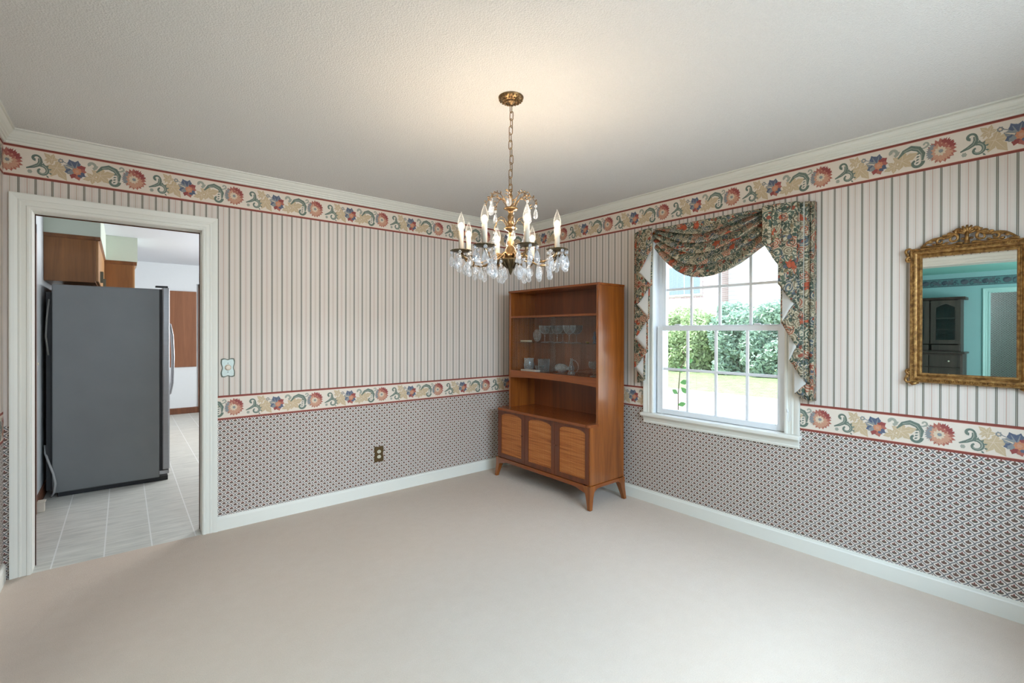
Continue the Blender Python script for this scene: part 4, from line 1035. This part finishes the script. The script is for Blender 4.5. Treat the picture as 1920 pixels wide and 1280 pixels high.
mb = MB().box(KX+.001, -3.128, 3.362, 4.05, .0, 2.152); obj('body', mb, OAK, tc_, bevel=.002)
mb = MB().box(-3.128, -3.108, 3.372, 4.04, .12, 1.25); obj('door', mb, CD_W, tc_, bevel=.004); mb = MB().box(-3.128, -3.108, 3.372, 4.04, 1.27, 2.12); obj('door', mb, CD_W, tc_, bevel=.004)
mb = MB().prism([(-3.128, 2.112), (-3.108, 2.118), (-3.09, 2.15), (-3.128, 2.152)], 1, 3.348, 4.05); mb.prism([(3.362, 2.112), (3.358, 2.118), (3.346, 2.152), (3.362, 2.152)], 0, -3.39, -3.09)
obj('crown', mb, OAKD, tc_)
mb = MB().box(KX, -3.364, 1.742, 3.345, 2.161, H-.001); mb.box(KX, -3.084, 3.345, 4.05, 2.154, H-.001); struct('trim_2', mb, KSOFF)
bd = MB().box(-2.80, -2.278, 5.628, 5.649, .762, 1.998)
BOARD = wood('brown_panel_board', lin(118, 72, 44), lin(142, 92, 60), 2, .5, 5)
setp(obj('wall_board', bd, BOARD, None, bevel=.002), 'brown wooden board on the white kitchen wall past the refrigerator', 'board')
mb = MB().prism([(5.65, 0), (5.637, 0), (5.637, .085), (5.643, .097), (5.65, .097)], 0, KX, -2.252); struct('baseboard_kitchen_back', mb, BROWN)
mb = MB().box(KX, KX+.014, 1.195, 3.36, 0, .09); struct('baseboard_kitchen_left', mb, BROWN)
mb = MB().box(-2.250, -2.185, 5.622, 5.66, 0, 2.125); mb.box(-1.42, -1.355, 5.622, 5.66, 0, 2.125); mb.box(-2.250, -1.355, 5.622, 5.66, 2.06, 2.125); mb.box(-2.185, -1.42, 5.64, 5.656, 0, 2.06)
struct('door_3', mb, BROWN)
mb = MB().box(KX-.004, KX+.018, 1.115, 1.19, 0, 2.125); mb.box(KX-.004, KX+.018, .30, .375, 0, 2.125); mb.box(KX-.004, KX+.018, .30, 1.19, 2.06, 2.125); mb.box(KX-.004, KX+.006, .375, 1.115, 0, 2.06)
struct('door_4', mb, BROWN)
ks = thing('light_switch', 'white light switch on the kitchen wall just inside the doorway', 'switch', (KX, 1.33, 1.095))
mb = MB().box(KX+.0005, KX+.006, 1.29, 1.37, 1.035, 1.155); obj('plate', mb, WHITE_V, ks, bevel=.002)
mb = MB().box(KX+.006, KX+.014, 1.325, 1.335, 1.085, 1.105); obj('toggle', mb, IVORY, ks, bevel=.001)
mb = MB().box(KX+.0145, KX+.055, 1.205, 1.262, .0, .075); mb.box(KX+.0145, KX+.060, 1.200, 1.267, .068, .078)
setp(obj('corner_block', mb, plain('cream_block', lin(206, 196, 180), .6), None, bevel=.002), 'small cream block on the kitchen floor beside the brown door casing', 'block')
# frame of the kitchen window on the right (its daylight lamp stands outside it)
w3 = thing('window_3', None, None, (-.24, 2.9, .9)); w3['kind'] = 'structure'
mb = MB()
for y in (1.8, 2.88, 3.96): mb.box(-.26, -.22, y, y+.04, .9, 2.1)
for z in (.9, 1.48, 2.06): mb.box(-.26, -.22, 1.8, 4.0, z, z+.04)
obj('frame', mb, WHITE_V, w3)

# ------------------------------------------------------------------ living room, seen in the mirror through the cased opening
LX = -8.55; LYF, LYB = -5.6, -.07
CARP2 = plain('living_carpet', lin(150, 140, 128), .95, var=.08, scale=120)
mb = MB().box(LX, XL-.12, LYF, LYB, -.12, 0); struct('floor_living', mb, CARP2)
mb = MB().box(LX-1.5, XL-.12, LYF-.12, LYB+.1, H, H+.12); struct('ceiling_living', mb, TEAL_CAST_C)
wall_with_hole(1, YF-.12, .0, OY0-.02, OY1+.02, 0, OZ+.02, XL-.19, XL-.06, TEAL_CAST, 'wall_living_right')
mb = MB().box(XL-.19, XL-.06, LYF, YF-.12, 0, H); struct('wall_living_corner', mb, TEAL_CAST)
wl_ = wall_with_hole(1, LYF, LYB, -3.52, -2.67, 0, 2.07, LX-.12, LX, TEAL_CAST, 'wall_living_far')
wall_with_hole(0, LX-.12, XL-.06, -7.3, -4.9, .75, 2.15, LYF-.12, LYF, TEAL_CAST, 'wall_living_front')
mb = MB().box(LX-.12, XL-.06, LYB, LYB+.06, 0, H); struct('wall_living_back', mb, TEAL_CAST)
BM2 = [plain('living_border_ground', (.10, .22, .22), .8), plain('living_border_line', (.05, .09, .11), .8), plain('living_border_line_pale', (.12, .2, .2), .8)]+[plain('living_border_dark', (.05, .07, .09), .8, var=.2), plain('living_border_mid', (.10, .12, .14), .8, var=.2)]*5
border('wallpaper_border', wl_, lambda q, z, d: (LX+d, q, z), LYF+.01, LYB-.01, -2.9, 2.195, 2.345, BM2)
mb = MB(); casing(mb, -3.52+.02, -2.67-.02, 0, 2.05, lambda q, z, d: (LX+d, q, z), .085); mb.box(LX-.13, LX+.004, -3.52, -3.50, 0, 2.06); mb.box(LX-.13, LX+.004, -2.69, -2.67, 0, 2.06)
struct('door_5', mb, plain('white_trim_teal_light_cast', (.42, .66, .62), .5))  # white trim with the teal light cast in its colour
mb = MB().box(LX-1.45, LX-1.40, -5.2, -1.2, 0, H); struct('wall_hall', mb, WP_HALL)
mb = MB().box(LX-1.45, LX-.0, -5.2, -1.2, -.12, 0); struct('floor_hall', mb, CARP2)
mb = MB().box(LX-1.45, LX-.12, -5.25, -5.2, 0, H); mb.box(LX-1.45, LX-.12, -1.2, -1.15, 0, H); struct('wall_hall_ends', mb, TEAL_CAST)
light('hall_fill', 'POINT', (LX-.7, -1.7, 2.2), 17, (.84, .86, 1), shadow_soft_size=.12)  # added point light without a fixture, brightens the hall wall
w4 = thing('added_window_4', None, None, (-6.1, LYF, .75)); w4['kind'] = 'structure'  # unseen window, added to give the living room daylight
mb = MB()
for x in (-7.3, -6.12, -4.94): mb.box(x, x+.04, LYF-.08, LYF-.04, .75, 2.15)
for z in (.75, 1.43, 2.11): mb.box(-7.3, -4.9, LYF-.08, LYF-.04, z, z+.04)
obj('frame', mb, WHITE_V, w4)
DKW = wood('dark_stained_oak', lin(54, 46, 42), lin(82, 70, 62), 2, .5, 6)
hu_ = thing('dark_hutch', 'dark wooden hutch with a glazed door, reflected in the gilt mirror', 'hutch', (LX+.25, -1.8, 0))
mb = MB().box(LX+.002, LX+.46, -2.40, -1.10, .0, .98); obj('base', mb, DKW, hu_, bevel=.006)
mb = MB().box(LX+.002, LX+.50, -2.43, -1.07, .98, 1.01); obj('counter', mb, DKW, hu_, bevel=.006)
mb = MB().box(LX+.002, LX+.03, -2.36, -1.14, 1.01, 1.94); mb.box(LX+.03, LX+.34, -2.36, -2.33, 1.01, 1.94); mb.box(LX+.03, LX+.34, -1.17, -1.14, 1.01, 1.94)
for z in (1.01, 1.40, 1.60, 1.90): mb.box(LX+.03, LX+.32, -2.33, -1.17, z, z+.02)
obj('upper_case', mb, DKW, hu_)
mb = MB().prism([(LX+.002, 1.94), (LX+.34, 1.94), (LX+.40, 1.985), (LX+.002, 1.985)], 1, -2.42, -1.08); obj('crown', mb, DKW, hu_)
for (a, b) in ((-2.36, -1.96), (-1.94, -1.56), (-1.54, -1.14)):
    mb = MB(); mb.box(LX+.34, LX+.36, a, a+.07, 1.15, 1.93); mb.box(LX+.34, LX+.36, b-.07, b, 1.15, 1.93); mb.box(LX+.34, LX+.36, a+.07, b-.07, 1.15, 1.22)
    mb.prism([(a+.07, 1.93), (b-.07, 1.93), (b-.07, 1.80), (b-.12, 1.83), ((a+b)/2, 1.87), (a+.12, 1.83), (a+.07, 1.80)], 0, LX+.34, LX+.36)
    d = obj('door', mb, DKW, hu_)
    mb = MB().box(LX+.346, LX+.350, a+.07, b-.07, 1.22, 1.87); obj('pane', mb, CAB_GLASS, d)
    mb = MB().box(LX+.34, LX+.358, a+.01, b-.01, 1.03, 1.13); obj('drawer', mb, DKW, hu_, bevel=.004)
for (a, b) in ((-2.38, -1.96), (-1.94, -1.56), (-1.54, -1.12)):
    for (z0, z1) in ((.74, .95), (.50, .72), (.10, .48)):
        mb = MB().box(LX+.46, LX+.478, a, b, z0, z1); d = obj('drawer', mb, DKW, hu_, bevel=.005)
        mb = MB().sphere((LX+.488, (a+b)/2-.05, (z0+z1)/2), .014, 8, 6); obj('knob', mb, IVORY, d)

# ------------------------------------------------------------------ outdoors, through the right window
ZG = -.3
n = NB('concrete_drive'); CONC = n.fin(n.mix(n.noise(3), lin(196, 192, 184), lin(214, 210, 202)), .9)
n = NB('lawn_grass'); f = n.noise(3.2, detail=8, rough=.8); g2 = n.noise(1.2, detail=3)
c = n.ramp(f, [(.3, lin(70, 98, 58)), (.5, lin(112, 132, 88)), (.7, lin(160, 166, 130))]); n.bump(f, .8, .05)
LAWN = n.fin(n.mix(n.m('MULTIPLY', g2, .4), c, lin(150, 156, 112)), .95)
mb = MB().box(.2, 9.3, -14, 30, ZG-.1, ZG); struct('driveway', mb, CONC)
mb = MB().box(9.3, 48, -20, 44, ZG-.1, ZG); struct('lawn', mb, LAWN)
def leafmat(name, a, b):
    n = NB(name); oi = n.n.new('ShaderNodeObjectInfo'); f = n.noise(11, detail=3)
    c = n.mix(f, a, b); m_ = n.fin(c, .6)
    tr = n.n.new('ShaderNodeBsdfTranslucent'); n.l.new(c, tr.inputs[0]); mx = n.n.new('ShaderNodeMixShader'); mx.inputs[0].default_value = .3
    n.l.new(n.bsdf.outputs[0], mx.inputs[1]); n.l.new(tr.outputs[0], mx.inputs[2]); n.l.new(mx.outputs[0], n.out.inputs[0])
    return m_
LEAF = leafmat('hedge_leaf', lin(140, 166, 124), lin(196, 210, 164)); LEAFB = leafmat('bluish_leaf', lin(128, 158, 146), lin(180, 202, 180))
STEM = plain('bark', lin(92, 78, 62), .9)
def bush(name, label, cat, x, y, rx, ry, hgt, mat, nl, group):
    rs = random.Random(int(y*100)+int(hgt*10)); m_ = MB()
    lobes = [(rs.uniform(-.6, .6)*rx, rs.uniform(-1, 1)*ry, hgt*(.06+.82*(k/59)**1.1)*rs.uniform(.9, 1.05), rs.uniform(.36, .62)) for k in range(60)]
    for i in range(nl):
        lx, ly, lz, lr = lobes[i % len(lobes)]
        d = Vector((rs.gauss(0, 1), rs.gauss(0, 1), rs.gauss(0, 1))).normalized(); q = rs.uniform(.4, 1.0)**.5
        p = Vector((x+lx+d.x*lr*q, min(y+ry-.13, max(y-ry+.13, y+ly+d.y*lr*q)), max(ZG+.05, ZG+lz+d.z*lr*.8*q)))
        s_ = rs.uniform(.045, .085); a = Vector((rs.gauss(0, 1), rs.gauss(0, .8), rs.gauss(0, .7))).normalized(); b = a.orthogonal().normalized()
        b = (b*math.cos(i)+a.cross(b)*math.sin(i))
        m_.add([p-a*s_*1.3, p+b*s_*.6, p+a*s_*1.3, p-b*s_*.6], [(0, 1, 2, 3)])
    m_.tube([(x, y, ZG), (x+.05, y, ZG+hgt*.5)], [.06, .03], 6)
    o = flat(name, m_, [mat]); return setp(o, label, cat, group)
hb = [(15.6, .8, 3.1, 1.6), (15.4, 4.0, 3.05, 1.6), (15.5, 7.4, 2.75, 1.8), (15.5, 11.0, 2.6, 1.8)]
hl = ['leafy hedge bush outside, mostly behind the right cascade of the valance', 'dense bluish green hedge bush outside in the right columns of panes',
      'pale green hedge bush outside in the middle panes', 'pale green hedge bush outside in the left panes, before the brick house']
for i, ((x, y, h, w_), l) in enumerate(zip(hb, hl)): bush('hedge_bush', l, 'bush', x, y, 1.3, w_, h, LEAFB if i == 1 else LEAF, 24000, 'hedge bushes across the lawn')
# sprig of a shrub close to the window
m_ = MB(); rs = random.Random(5); sp = [(.62, -1.40, ZG), (.60, -1.42, .4), (.58, -1.43, .8), (.56, -1.46, 1.02), (.56, -1.50, 1.10)]
m_.tube(sp, [.008, .006, .005, .004, .002], 6)
mm = MB()
for (yy, zz, an) in ((-1.50, 1.08, .4), (-1.475, 1.04, -.6), (-1.47, .99, 2.4), (-1.45, .90, .2), (-1.46, .86, -.8), (-1.43, .80, 2.7), (-1.43, .70, .3), (-1.42, .60, 2.6), (-1.42, .5, .1)):
    d = Vector((.2, -math.cos(an), math.sin(an))).normalized(); s_ = d.cross(Vector((1, .2, 0))).normalized(); p = Vector((.575, yy, zz)); L_ = .075
    pts = [p+d*L_*t+s_*.022*math.sin(PI*t)*sg for sg in (1, -1) for t in ([0, .25, .5, .75, 1] if sg == 1 else [.75, .5, .25])]
    mm.add(pts, [tuple(range(8))])
sg = thing('garden_shrub', 'leafy green sprig standing outside the lower left corner of the window', 'shrub', (.62, -1.40, ZG))
obj('stem', m_, STEM, sg); flat('leaves', mm, [leafmat('sprig_leaf', lin(70, 120, 70), lin(110, 160, 90))], sg)
# neighbouring house
n = NB('house_brick'); bt = n.n.new('ShaderNodeTexBrick'); X = n.xyz(); n.l.new(n.comb(X[1], X[2], 0), bt.inputs['Vector'])
bt.inputs['Color1'].default_value = (*lin(166, 140, 138), 1); bt.inputs['Color2'].default_value = (*lin(186, 162, 160), 1); bt.inputs['Mortar'].default_value = (*lin(206, 196, 188), 1)
bt.inputs['Scale'].default_value = 1; bt.inputs['Brick Width'].default_value = .28; bt.inputs['Row Height'].default_value = .095; bt.inputs['Mortar Size'].default_value = .012
BRICK = n.fin(bt.outputs['Color'], .9)
n = NB('house_siding'); X = n.xyz(); q = n.m('FRACT', n.m('DIVIDE', X[2], .22)); SIDING = n.fin(n.mix(n.m('LESS_THAN', q, .08), lin(232, 230, 226), lin(186, 186, 188)), .7)
ROOF = plain('house_roof', lin(150, 142, 136), .9, scale=3)
hs = thing('house', 'brick and white sided neighbour house beyond the hedge', 'house', (22, 6, ZG))
mb = MB().box(19.5, 27, 7.75, 18, ZG, 6.2); obj('brick_wall', mb, BRICK, hs)
mb = MB().box(20.6, 27, -6, 7.75, ZG, 5.6); obj('siding_wall', mb, SIDING, hs)
mb = MB().prism([(19.0, 6.2), (28, 6.2), (23.5, 9.0)], 1, 7.3, 18.5); mb.prism([(20.0, 5.6), (28, 5.6), (24, 8.0)], 1, -6.5, 7.3); obj('roof', mb, ROOF, hs)
mb = MB().box(19.44, 19.52, 8.55, 10.5, 3.25, 4.9); f_ = obj('window', mb, WHITE_V, hs)
mb = MB().box(19.42, 19.445, 8.65, 9.5, 3.35, 4.8).box(19.42, 19.445, 9.56, 10.4, 3.35, 4.8); obj('pane', mb, plain('house_pane', lin(110, 126, 150), .1), f_)
mb = MB().tube([(19.45, 7.72, ZG), (19.45, 7.72, 6.1)], .06, 8); obj('downspout', mb, plain('downspout_paint', lin(170, 160, 170), .5), hs)
